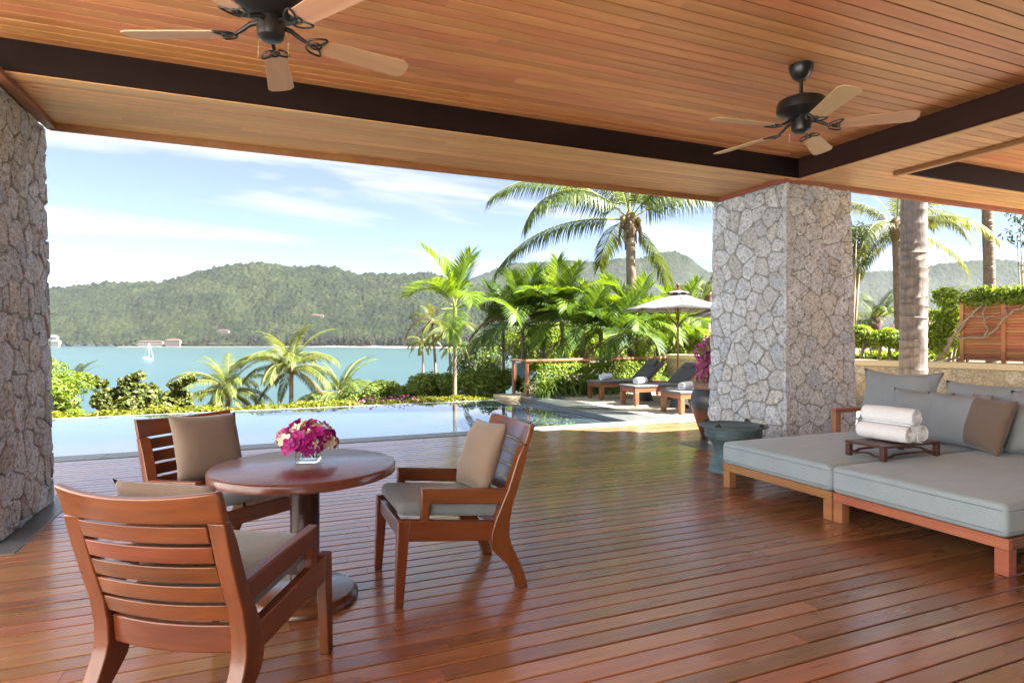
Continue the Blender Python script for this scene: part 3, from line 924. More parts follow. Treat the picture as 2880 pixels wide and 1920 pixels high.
# ------------------------------------------------------------------ ground, sea, hills
def ground_z(x, y):
    y0 = 14.0 + max(0.0, x - 5.5) * 1.5
    t = max(0.0, y - y0)
    z = -0.75 - 0.30 * t - 0.0006 * t * t
    if x < 5.6: z -= 0.25
    if x > 6: z += 0.55 * min(1, (x - 6) / 3)
    return max(z, -33.0)
gx = [-260, -180, -120, -80, -50, -30, -18, -10, -5, 0, 4, 5.5, 6.5, 8, 10, 13, 17, 22, 30, 40, 60, 90, 130, 180, 260]
gy = [-60, -20, -5, 2, 6, 10, 12.5, 13.4, 14.5, 16, 18, 20, 23, 27, 32, 38, 46, 55, 66, 80, 100, 130, 180, 260]
V = []; F = []
for j, yy in enumerate(gy):
    for i, xx in enumerate(gx):
        V.append((xx, yy, ground_z(xx, yy) + (rnd.uniform(-0.15, 0.15) if yy > 20 else 0)))
for j in range(len(gy) - 1):
    for i in range(len(gx) - 1):
        n = len(gx)
        F.append((j * n + i, j * n + i + 1, (j + 1) * n + i + 1, (j + 1) * n + i))
struct(link('ground', mesh_from('ground', V, F, 'soil', 0)))
SEA = -28.0
o = MB().add([(-7500, -7500, SEA), (7500, -7500, SEA), (7500, 7500, SEA), (-7500, 7500, SEA)], [(0, 1, 2, 3)]).build('sea', 'sea_water'); struct(o)

def vor_bumps(X, Y, s, seed):
    """rounded tree crowns: distance to jittered grid points"""
    gx_, gy_ = np.floor(X / s), np.floor(Y / s)
    best = np.full(X.shape, 9.0); hgt = np.zeros(X.shape)
    for i in (-1, 0, 1):
        for j in (-1, 0, 1):
            cx, cy_ = gx_ + i, gy_ + j
            h = np.sin(cx * 127.1 + cy_ * 311.7 + seed) * 43758.5453; r1 = h - np.floor(h)
            h = np.sin(cx * 269.5 + cy_ * 183.3 + seed) * 43758.5453; r2 = h - np.floor(h)
            h = np.sin(cx * 419.2 + cy_ * 371.9 + seed) * 43758.5453; r3 = h - np.floor(h)
            d = np.hypot(X / s - cx - r1, Y / s - cy_ - r2)
            sel = d < best
            best = np.where(sel, d, best); hgt = np.where(sel, 0.55 + 0.9 * r3, hgt)
    return np.sqrt(np.maximum(0, 1 - (best / 0.85) ** 2)) * hgt
def smooth_noise(a, seed):
    rr = np.random.default_rng(seed)
    o = np.zeros_like(a)
    for k in range(5):
        o += np.sin(a * (1.7 ** k) * 2.1 + rr.uniform(0, 6.28)) / (1.5 ** k)
    return o / 2.2
def hill(name, ridge, d_foot, d_ridge, foot_y, mat, n_az, n_t, crown, seed, kind='structure', back=0.25):
    """ridge: silhouette (photo x, photo y); foot and crest at their real distances"""
    rx = [p[0] for p in ridge]; ry = [p[1] for p in ridge]
    px = np.linspace(rx[0], rx[-1], n_az)
    py = np.interp(px, rx, ry)
    t = np.concatenate([np.linspace(0, 1, n_t), 1 + np.linspace(0.02, back, 8)])
    A, T = np.meshgrid(px, t)
    Ph = np.meshgrid(py, t)[0]
    ds = np.interp(px, [rx[0], rx[-1]], d_foot if isinstance(d_foot, tuple) else (d_foot, d_foot))
    dr = np.interp(px, [rx[0], rx[-1]], d_ridge if isinstance(d_ridge, tuple) else (d_ridge, d_ridge))
    D = ds[None, :] + (dr - ds)[None, :] * T
    lat = (A - CXP) / CF * D
    X = math.sin(CA) * D + math.cos(CA) * lat
    Y = math.cos(CA) * D - math.sin(CA) * lat
    zr = CH + (CHY - Ph) / CF * dr[None, :] - crown * 0.7
    base = SEA + 2.0
    prof = np.where(T <= 1, np.clip(T, 0, 1) ** 1.15, 1 - (T - 1) * 1.6)
    ang = A / 160.0
    spur = (smooth_noise(ang * 0.9 + T * 0.5, seed) + .6 * smooth_noise(ang * 0.35 - T * 2.6, seed + 5)) * np.sin(np.clip(T, 0, 1) * PI) * 0.075
    Z = base + (zr - base) * (prof + spur)
    Z += 1.15 * crown * (0.75 * vor_bumps(X, Y, crown * 1.25, seed) + 0.45 * vor_bumps(X, Y, crown * 0.72, seed + 3)) * np.clip(T * 12 + 0.3, 0, 1)
    n = n_az
    idx = np.arange(X.size).reshape(X.shape)
    F = np.stack([idx[:-1, :-1], idx[:-1, 1:], idx[1:, 1:], idx[1:, :-1]], -1).reshape(-1, 4)
    V = np.stack([X, Y, Z], -1).reshape(-1, 3)
    me = fast_mesh(name, V, F, mat)
    me.polygons.foreach_set('use_smooth', [True] * len(me.polygons))
    o = link(name, me); o['kind'] = kind
    return o
ridge1 = [(-120, 840), (40, 822), (138, 814), (197, 810), (292, 798), (341, 797), (447, 796), (507, 782), (547, 769), (591, 760), (628, 749), (680, 745), (722, 742), (762, 743), (808, 751), (895, 752), (946, 755), (972, 765), (1017, 775), (1074, 771), (1125, 774), (1201, 769), (1229, 777), (1262, 783), (1300, 790), (1380, 812), (1480, 838), (1600, 870)]
ridge2 = [(1150, 860), (1290, 800), (1380, 765), (1434, 742), (1470, 741), (1532, 739), (1592, 733), (1652, 737), (1701, 739), (1739, 727), (1800, 728), (1859, 712), (1902, 708), (1938, 726), (1979, 758), (2040, 785), (2120, 800), (2240, 800)]
ridge3 = [(2180, 800), (2300, 780), (2399, 770), (2483, 763), (2533, 765), (2604, 752), (2654, 742), (2733, 736), (2804, 731), (2880, 738), (3000, 748)]
hill('hill', ridge1, 2000, 2750, 975, 'forest', 900, 150, 15.0, 11)
hill('hill', ridge2, 4600, 5900, 975, 'forest', 520, 110, 18.0, 23)
hill('hill', ridge3, 4400, 5600, 975, 'forest', 420, 80, 18.0, 37)

# ================================================================== FURNITURE
# ------------------------------------------------------------------ armchairs (local: +y forward, front feet on y = 0)
def back_u(z): return 0.63 + 0.349 * (z - 0.538)
def bowed(x0, x1, z0, z1, th, bulge, n=12, u_of=back_u, width=0.30, dip=0.0):
    """board between the back posts, bowed to the rear"""
    m_ = MB(); V = []; F = []
    for i in range(n + 1):
        x = x0 + (x1 - x0) * i / n
        bl = bulge * (1 - (x / width) ** 2)
        for (z, s) in ((z0, -1), (z0, 1), (z1, 1), (z1, -1)):
            V.append((x, -(u_of(z) + bl + s * th / 2), z - (dip * (1 - (x / width) ** 2) if z == z1 else 0)))
    for i in range(n):
        for k in range(4):
            F.append((i * 4 + k, i * 4 + (k + 1) % 4, i * 4 + 4 + (k + 1) % 4, i * 4 + 4 + k))
    F.append((3, 2, 1, 0)); F.append((n * 4, n * 4 + 1, n * 4 + 2, n * 4 + 3))
    m_.v = V; m_.f = F
    return m_
def make_chair(label):
    t = thing('armchair', label, 'armchair', group='armchairs round the table')
    rear = [(.72, 0), (.700, .07), (.678, .13), (.650, .185), (.624, .24), (.611, .29), (.613, .36), (.630, .45), (.661, .538), (.700, .66), (.7315, .771)]
    front = [(.6945, .771), (.660, .70), (.603, .538), (.567, .462), (.532, .385), (.508, .31), (.506, .26), (.522, .212), (.560, .172), (.606, .128), (.645, .06), (.664, 0)]
    for s in (-1, 1):
        x0, x1 = (s * 0.298, s * 0.253) if s < 0 else (0.253, 0.298)
        pa, pb = (-.299, -.238) if s < 0 else (.238, .299)
        MB().prism([(-u, z) for u, z in rear + front], pa, pb, 'x').build('back_post', 'chair_wood_z', t, smooth=30, bev=0.005)
        MB().prism([(0.012, 0), (-0.030, 0), (-0.066, .437), (0.0, .437)], x0, x1, 'x').build('front_leg', 'chair_wood_z', t, smooth=30, bev=0.005)
        xa, xb = min(x0, x1) + 0.003, max(x0, x1) - 0.003
        MB().prism([(-.060, .434), (-.060, .326), (-.530, .270), (-.530, .374)], xa, xb, 'x').build('side_rail', 'chair_wood', t, smooth=30, bev=0.005)
        MB().prism([(-.122, .420), (-.167, .415), (-.167, .506), (-.595, .460), (-.612, .540), (-.122, .589)], xa, xb, 'x').build('armrest', 'chair_wood', t, smooth=30, bev=0.006)
    bx('front_rail', -0.252, 0.252, -0.042, -0.014, 0.335, 0.418, 'chair_wood_x', t, bev=0.004)
    bowed(-0.299, 0.299, .772, .880, .032, .058, dip=.017).build('crest_rail', 'chair_wood_x', t, smooth=30, bev=0.007)
    for k in range(5):
        z1 = .760 - k * .0730
        bowed(-0.2375, 0.2375, z1 - .060, z1, .017, .050).build('slat', 'chair_wood_x', t, smooth=30, bev=0.003)
    bowed(-0.2375, 0.2375, .285, .386, .028, .050, u_of=lambda z: 0.556 + 0.12 * (z - .33)).build('rear_rail', 'chair_wood_x', t, smooth=30, bev=0.005)
    c = rounded_box(0.246, 0.285, 0.036, 0.034, 0.018).build('seat_cushion', 'seat_grey', t, (0, -0.300, 0.448), (R(6.6), 0, 0), smooth=0)
    return t
CH = 1.36
def place_chair(t, fx, fy, cx, cy_):
    """front-foot centre (cx, cy), facing (fx, fy)"""
    t.location = (cx, cy_, 0)
    t.rotation_euler = (0, 0, math.atan2(fy, fx) - PI / 2)
chC = make_chair('wooden armchair on the right of the round table, seen from its side')
place_chair(chC, -1.0, -0.01, 0.632, 3.333)
chA = copy_tree(chC); chA['label'] = 'wooden armchair nearest the camera, its slatted back turned to us'
place_chair(chA, 0.54, 0.84, 0.035, 2.893)
chB = copy_tree(chC); chB['label'] = 'wooden armchair behind the table, between it and the pool'
place_chair(chB, 0.57, -0.82, -0.015, 3.70)
def chair_pillow(ch, label, w, h, t, dx, u, z, tilt, roll, seed, yaw=0):
    o = pillow(w, h, t, seed).build('throw_cushion', 'cushion_brown', None, smooth=0)
    mw = Matrix.Translation(ch.location) @ Euler(ch.rotation_euler).to_matrix().to_4x4()
    o.matrix_world = mw @ Matrix.Translation((dx, -u, z)) @ Euler((R(tilt), R(roll), R(yaw))).to_matrix().to_4x4()
    tag(o, label, 'cushion', 'brown cushions on the armchairs')
    return o
chair_pillow(chC, 'brown linen cushion propped up in the armchair on the right of the table', .43, .41, .15, -0.015, .545, .685, 21, 3, 1, 4)
chair_pillow(chA, 'brown linen cushion whose edge shows over the back of the nearest armchair', .40, .42, .15, 0.0, .560, .676, 22, 1, 2)
chair_pillow(chB, 'brown linen cushion in the armchair between the table and the pool', .44, .42, .15, -0.03, .545, .69, 21, -3, 3)

# ------------------------------------------------------------------ round table, vase of orchids
TX, TY = 0.212, 3.345
tb = thing('round_table', 'round dark wooden pedestal table between the three armchairs', 'table', (TX, TY, 0))
MB().lathe([(0, .652), (.452, .652), (.464, .657), (.466, .690), (.461, .697), (.452, .700), (0, .700)], 72).build('table_top', 'table_wood', tb, smooth=40)
MB().lathe([(0.076, .048), (.074, .07), (.074, .651)], 40).build('column', 'table_dark', tb, smooth=40)
MB().lathe([(0, 0), (.266, 0), (.270, .004), (.270, .020), (.266, .026), (.250, .046), (.246, .048), (0, .048)], 64).build('foot_plate', 'table_wood', tb, smooth=40)
VX, VY = 0.232, 3.40
vs = thing('glass_vase', 'square clear glass vase on the round table, holding the orchids', 'vase', (VX, VY, .7012), R(-16))
mb = MB(); h = .056; w = .0055; zt = .088
outer = [(-h, -h), (h, -h), (h, h), (-h, h)]; i_ = h - w; inner = [(-i_, -i_), (i_, -i_), (i_, i_), (-i_, i_)]
V = [(a, b, 0) for a, b in outer] + [(a, b, zt) for a, b in outer] + [(a, b, zt) for a, b in inner] + [(a, b, .016) for a, b in inner]
F = [(3, 2, 1, 0), (12, 13, 14, 15)]
for i in range(4):
    j = (i + 1) % 4
    F += [(i, j, 4 + j, 4 + i), (4 + i, 4 + j, 8 + j, 8 + i), (8 + i, 8 + j, 12 + j, 12 + i)]
mb.add(V, F).build('glass', 'clear_glass', vs, smooth=30, bev=0.003)
bq = thing('orchid_bouquet', 'dome of cut magenta and white orchids in the glass vase', 'bouquet', (VX, VY, .812))
orr = random.Random(12)
def orchid_mesh(name, mat, seed):
    """five spread petals, slightly cupped, round a small lip"""
    q = random.Random(seed); m_ = MB()
    for k in range(5):
        a = 2 * PI * k / 5 + q.uniform(-.15, .15)
        L_, W_ = q.uniform(.021, .028), q.uniform(.009, .012)
        ca, sa = math.cos(a), math.sin(a)
        def P(l, w_, z): return (ca * l - sa * w_, sa * l + ca * w_, z)
        cup = q.uniform(.002, .012)
        m_.add([P(.002, 0, 0), P(L_ * .45, -W_, cup * .4 + .003), P(L_ * .5, 0, cup * .3), P(L_ * .45, W_, cup * .4 + .003), P(L_ * .85, -W_ * .7, cup), P(L_, 0, cup * .7), P(L_ * .85, W_ * .7, cup)],
               [(0, 1, 2), (0, 2, 3), (1, 4, 5, 2), (2, 5, 6, 3)])
    m_.add([(0, .004, .002), (.005, -.003, .012), (-.005, -.003, .012), (0, -.009, .007)], [(0, 1, 2), (1, 3, 2)])
    return mesh_from(name, m_.v, m_.f, mat, 0)
om = [orchid_mesh('orchid', 'orchid_magenta', 1), orchid_mesh('orchid', 'orchid_magenta', 2), orchid_mesh('orchid', 'orchid_white', 3), orchid_mesh('orchid', 'orchid_white', 4)]
for k in range(105):
    z = 1 - 1.25 * (k + .5) / 105
    a = k * 2.39996 + orr.uniform(-.25, .25)
    rr_ = math.sqrt(max(0, 1 - z * z)) if z > 0 else 1.0
    n = Vector((rr_ * math.cos(a), rr_ * math.sin(a), z))
    pos = Vector((n.x * .126, n.y * .126, max(z, -.35) * .092 - .002)) * orr.uniform(.78, 1.16)
    o = link('orchid', om[orr.choice([0, 1, 0, 1, 0, 1, 2, 3, 2])], bq, pos)
    d = (n + Vector((orr.uniform(-.5, .5), orr.uniform(-.5, .5), orr.uniform(-.3, .5)))).normalized()
    o.rotation_euler = (d.to_track_quat('Z', 'Y') @ Euler((0, 0, orr.uniform(0, 6.28))).to_quaternion()).to_euler()
    s = orr.uniform(1.15, 1.65); o.scale = (s, s, s)
mb = MB()
for k in range(12):
    a = orr.uniform(0, 6.28); mb.tube([(orr.uniform(-.03, .03), orr.uniform(-.03, .03), -.088), (math.cos(a) * .03, math.sin(a) * .03, .0), (math.cos(a) * .07, math.sin(a) * .07, .05)], .0022, 5)
mb.build('stems', 'crownshaft', bq, smooth=0)

# ------------------------------------------------------------------ daybeds
def make_daybed(label, y0, y1, arm):
    t = thing('daybed', label, 'daybed', (4.95, (y0 + y1) / 2, 0), group='two daybeds side by side')
    hy = (y1 - y0) / 2 - 0.004
    fx, bx_ = 3.925 - 4.95, 1.02
    for sx in (0, 1):
        for sy in (-1, 1):
            xa = fx if sx == 0 else bx_ - .075
            ya = -hy if sy < 0 else hy - .075
            bx('leg', xa, xa + .075, ya, ya + .075, 0.0, .148, 'daybed_wood', t, bev=0.003)
    bx('rail', fx, fx + .035, -hy, hy, .150, .214, 'daybed_wood', t, bev=0.003)
    bx('rail', bx_ - .035, bx_, -hy, hy, .150, .214, 'daybed_wood', t, bev=0.003)
    for sy in (-1, 1):
        ya = -hy if sy < 0 else hy - .035
        o = bx('rail', fx + .037, bx_ - .037, ya, ya + .035, .150, .214, 'lounger_wood', t, bev=0.003)
    for k in range(8):
        xa = fx + .12 + k * .24
        bx('slat', xa, xa + .07, -hy + .036, hy - .036, .185, .205, 'daybed_wood', t)
    c = rounded_box((bx_ - fx) / 2 + .012, hy + .002, .098, .040, 0.014, mid=10).build('mattress', 'daybed_grey', t, ((fx + bx_) / 2 - .010, 0, .314), smooth=0)
    hxm, hym = (bx_ - fx) / 2 + .012, hy + .002
    pts = []
    rr_ = .05
    for (cx, cy_, a0) in ((hxm - rr_, hym - rr_, 0), (-hxm + rr_, hym - rr_, 90), (-hxm + rr_, -hym + rr_, 180), (hxm - rr_, -hym + rr_, 270)):
        for k in range(5):
            a = R(a0 + k * 22.5); pts.append((cx + (rr_ + .001) * math.cos(a), cy_ + (rr_ + .001) * math.sin(a), .060))
    MB().tube(pts, .0040, 6, closed=True).build('piping', 'piping_grey', c, smooth=0)
    MB().tube([(a_, b_, -.062) for a_, b_, c_ in pts], .0040, 6, closed=True).build('piping', 'piping_grey', c, smooth=0)
    # back and arm frame
    bx('back_post', .955, 1.015, -hy, -hy + .05, .216, .66, 'daybed_wood', t, bev=0.003)
    bx('back_post', .955, 1.015, hy - .05, hy, .216, .66, 'daybed_wood', t, bev=0.003)
    bx('back_rail', .965, 1.005, -hy + .052, hy - .052, .60, .655, 'daybed_wood', t, bev=0.003)
    if arm:
        s = 1 if arm > 0 else -1
        ya, yb = (hy - .005, hy + .045) if s > 0 else (-hy - .045, -hy + .005)
        bx('arm_post', .405, .475, ya, yb, .216, .602, 'daybed_wood', t, bev=0.003)
        bx('arm', .405, 1.015, ya, yb, .604, .645, 'daybed_wood', t, bev=0.003)
    return t
make_daybed('wooden daybed with grey mattress nearer the stone pillar and drum table', 3.252, 4.402, 1)
make_daybed('wooden daybed with grey mattress in front, cut by the right edge', 2.096, 3.248, 0)
def cushion(label, mat, w, h, t, x, yc, zb, lean, roll=0, yaw=0, seed=0, pinch=0.10, group='cushions on the daybeds'):
    """leaning back towards +x; lower edge at (x, yc, zb)"""
    o = pillow(w, h, t, seed, pinch=pinch).build('cushion', mat, None, smooth=0)
    o.matrix_world = Matrix.Translation((x, yc, zb)) @ Euler((0, 0, R(-90 + yaw))).to_matrix().to_4x4() @ Euler((R(-lean), R(roll), 0)).to_matrix().to_4x4() @ Matrix.Translation((0, 0, h / 2))
    return tag(o, label, 'cushion', group)
cushion('large grey back cushion at the pillar end of the daybeds', 'cushion_grey', .80, .64, .20, 5.66, 4.03, .425, 14, 0, 0, 21, pinch=.15)
cushion('grey square cushion half hidden behind the rolled white towels', 'cushion_grey', .54, .47, .17, 5.53, 3.72, .425, 15, 1, 3, 22)
cushion('grey square cushion just behind the brown one on the daybed', 'cushion_grey', .55, .47, .17, 5.50, 3.39, .425, 16, -1, -2, 23)
cushion('brown linen square cushion standing on the daybeds', 'cushion_brown', .47, .47, .17, 5.46, 3.16, .425, 17, 3, -22, 24)
cushion('grey cushion on the daybed at the right edge of the picture', 'cushion_grey', .62, .52, .22, 5.62, 2.72, .425, 14, 0, 6, 25)
cushion('large grey back cushion hidden behind the brown square one', 'cushion_grey', .78, .56, .20, 5.72, 3.24, .425, 12, 0, 0, 26)

# ------------------------------------------------------------------ low tray and rolled towels
tr = thing('low_tray', 'small red brown tray table with carved apron on the daybeds', 'tray', (4.635, 3.290, .4285))
tw, td, thh = .325, .165, .118
bx('tray_top', -tw, tw, -td, td, thh - .020, thh, 'tray_wood', tr, bev=0.003)
bx('inset_panel', -tw + .05, tw - .05, -td + .045, td - .045, thh + .0005, thh + .002, 'tray_wood', tr)
for sx in (-1, 1):
    for sy in (-1, 1):
        x0 = sx * tw - (.042 if sx > 0 else 0); y0 = sy * td - (.042 if sy > 0 else 0)
        MB().prism([(x0, y0), (x0 + .042, y0), (x0 + .042, y0 + .042), (x0, y0 + .042)], 0, thh - .021, 'z').build('leg', 'tray_wood', tr, bev=0.008)
def apron(a0, a1):
    q = [(a0, .020), (a0 + .07, .020), (a0 + .10, .034), ((a0 + a1) / 2, .036), (a1 - .10, .034), (a1 - .07, .020), (a1, .020), (a1, .036), (a1 - .06, .036), (a1 - .09, .050), ((a0 + a1) / 2, .052), (a0 + .09, .050), (a0 + .06, .036), (a0, .036)]
    return q
for s in (-1, 1):
    y0 = s * (td - .022)
    MB().prism(apron(-tw + .043, tw - .043), y0 - .008, y0 + .008, 'y').build('stretcher', 'tray_wood', tr, smooth=30, bev=0.002)
    x0 = s * (tw - .022)
    MB().prism([(a * .88, b) for a, b in apron(-td + .043, td - .043)] if False else [(-td + .043, .020), (-td + .09, .020), (-.03, .034), (.03, .034), (td - .09, .020), (td - .043, .020), (td - .043, .036), (td - .085, .036), (.03, .050), (-.03, .050), (-td + .085, .036), (-td + .043, .036)], x0 - .008, x0 + .008, 'x').build('stretcher', 'tray_wood', tr, smooth=30, bev=0.002)

def towel(label, r, length, loc, rot, group, seed=0):
    """rolled towel along local y: a spiral of cloth, ends showing the turns"""
    q = random.Random(seed)
    m_ = MB(); n = 120; turns = 4.3
    prof = []
    for i in range(n + 1):
        f = i / n
        a = 2 * PI * turns * f
        rad = r * (0.10 + 0.90 * f)
        prof.append((a, rad))
    th = r * .145
    V = []; F = []
    ny = 7
    for i, (a, rad) in enumerate(prof):
        for j in range(ny):
            s = -1 + 2 * j / (ny - 1)
            ee = abs(s) ** 10
            yy = s * length / 2 * (1 - .028 * (1 - i / n) ** 1.2 + .010 * math.sin(a * 1.7 + seed) * (j in (0, ny - 1)))
            rr_ = rad * (1 + .012 * math.sin(a * 3 + yy * 30 + seed)) - ee * th * .4
            V.append((rr_ * math.cos(a), yy, rr_ * math.sin(a)))
        for j in range(ny):
            s = -1 + 2 * j / (ny - 1)
            yy = s * length / 2 * (1 - .028 * (1 - i / n) ** 1.2)
            rr_ = max(.001, rad - th)
            V.append((rr_ * math.cos(a), yy, rr_ * math.sin(a)))
    W = 2 * ny
    for i in range(n):
        for j in range(ny - 1):
            F.append((i * W + j, i * W + j + 1, (i + 1) * W + j + 1, (i + 1) * W + j))
            F.append((i * W + ny + j, (i + 1) * W + ny + j, (i + 1) * W + ny + j + 1, i * W + ny + j + 1))
        for j in (0, ny - 1):
            F.append((i * W + j, (i + 1) * W + j, (i + 1) * W + ny + j, i * W + ny + j))
    F.append(tuple(n * W + j for j in range(ny)) + tuple(n * W + ny + j for j in range(ny - 1, -1, -1)))
    m_.v = V; m_.f = F
    o = m_.build('rolled_towel', 'towel_white', None, loc, rot, smooth=60)
    return tag(o, label, 'towel', group)
TZ = .4285 + thh + .002
towel('rolled white towel on the tray, bottom one nearer the camera', .076, .40, (4.535, 3.285, TZ + .076), (0, R(20), R(2)), 'rolled towels on the tray', 1)
towel('rolled white towel on the tray, bottom one nearer the grey cushions', .076, .40, (4.692, 3.285, TZ + .076), (0, R(200), R(-1)), 'rolled towels on the tray', 2)
towel('rolled white towel lying on top of the other two on the tray', .074, .41, (4.610, 3.290, TZ + .076 + .130), (0, R(110), R(3)), 'rolled towels on the tray', 3)

# ------------------------------------------------------------------ bronze drum tables
def drum(label, x, y, s, mat, group, frogs=True):
    t = thing('drum_table', label, 'drum table', (x, y, 0), group=group)
    pr = [(.232, 0), (.246, .004), (.246, .016), (.236, .03), (.218, .085), (.204, .13), (.196, .175), (.193, .215), (.196, .25), (.215, .29), (.250, .325), (.272, .345), (.278, .36), (.278, .452), (.270, .456)]
    # raised rings along the side
    q = []
    for i, (r_, z) in enumerate(pr): q.append((r_ * s, z * s))
    MB().lathe(q, 48).build('body', mat, t, smooth=40)
    for z, r_ in ((.375, .2785), (.400, .2785), (.425, .2785), (.19, .195), (.235, .194), (.06, .228), (.10, .213)):
        pts = [(r_ * s * math.cos(2 * PI * k / 40), r_ * s * math.sin(2 * PI * k / 40), z * s) for k in range(40)]
        MB().tube(pts, .0035 * s, 5, closed=True).build('ring_band', mat, t, smooth=0)
    MB().lathe([(0, .457 * s), (.325 * s, .457 * s), (.338 * s, .462 * s), (.338 * s, .470 * s), (.325 * s, .472 * s), (.15 * s, .4715 * s), (.06 * s, .474 * s), (0, .474 * s)], 56).build('top_plate', mat, t, smooth=30)
    for rr_ in (.10, .15, .19, .22, .25, .275, .30):
        pts = [(rr_ * s * math.cos(2 * PI * k / 48), rr_ * s * math.sin(2 * PI * k / 48), .4725 * s) for k in range(48)]
        MB().tube(pts, .0022 * s, 4, closed=True).build('ring_band', mat, t, smooth=0)
    if frogs:
        for k in range(4):
            a = R(20 + 90 * k)
            m_ = MB()
            m_.lathe([(0, .008), (.012, .010), (.017, .020), (.013, .032), (.006, .040), (0, .042)], 10)
            for sx in (-1, 1):
                m_.tube([(0, sx * .012, .014), (.016, sx * .022, .020), (.006, sx * .026, .0)], [.006, .005, .004], 6)
                m_.tube([(0, sx * .010, .024), (-.012, sx * .018, .018), (-.014, sx * .018, .0)], [.004, .004, .003], 6)
            m_.build('frog', 'bronze_dark', t, (.298 * s * math.cos(a), .298 * s * math.sin(a), .471 * s), (0, 0, a), smooth=50)
    for sx in (-1, 1):
        pts = [(.19 * s + .03 * s * math.cos(R(b)), sx * .03 * s, .05 * s + .10 * s + .03 * s * math.sin(R(b))) for b in range(-80, 81, 20)]
    return t
drum('green bronze rain drum table between the stone pillar and the daybed', 4.46, 4.86, 1.0, 'bronze', 'bronze drum tables')
drum('dark drum table between the two loungers farthest from the pillar', 7.72, 11.10, .80, 'bronze_dark', 'bronze drum tables', False)
drum('dark drum table behind the lounger nearest the pillar', 7.60, 9.74, .80, 'bronze_dark', 'bronze drum tables', False)

# ------------------------------------------------------------------ clay jar with bougainvillea
JX, JY = 5.69, 6.64
jar = thing('clay_jar', 'tall dark ribbed clay jar with orange foot beside the pillar', 'jar', (JX, JY, 0))
prof = [(.105, 0), (.115, .01), (.120, .03), (.150, .12), (.190, .22), (.225, .32), (.248, .42), (.255, .50), (.246, .57), (.224, .63), (.206, .66)]
pp = []
N = 46
zs = np.interp(np.linspace(0, 1, N), np.linspace(0, 1, len(prof)), [p[1] for p in prof])
rs = np.interp(zs, [p[1] for p in prof], [p[0] for p in prof])
m_ = MB(); V = []; F = []; nn = 84
for i in range(N):
    for k in range(nn):
        a = 2 * PI * k / nn
        kn = 0.0032 * (math.sin(a * 42 + i * PI * .5) * math.sin(i * PI * .93)) if 3 < i < N - 1 else 0
        V.append(((rs[i] + kn) * math.cos(a), (rs[i] + kn) * math.sin(a), zs[i]))
for i in range(N - 1):
    for k in range(nn):
        F.append((i * nn + k, i * nn + (k + 1) % nn, (i + 1) * nn + (k + 1) % nn, (i + 1) * nn + k))
F.append(tuple(range(nn))[::-1])
m_.v = V; m_.f = F
m_.build('body', 'jar_glaze', jar, smooth=0)
MB().lathe([(.207, .66), (.214, .664), (.216, .69), (.206, .735), (.212, .755), (.205, .765), (.190, .762), (.182, .74), (.180, .70), (0, .70)], 48).build('rim', 'jar_rim', jar, smooth=40)

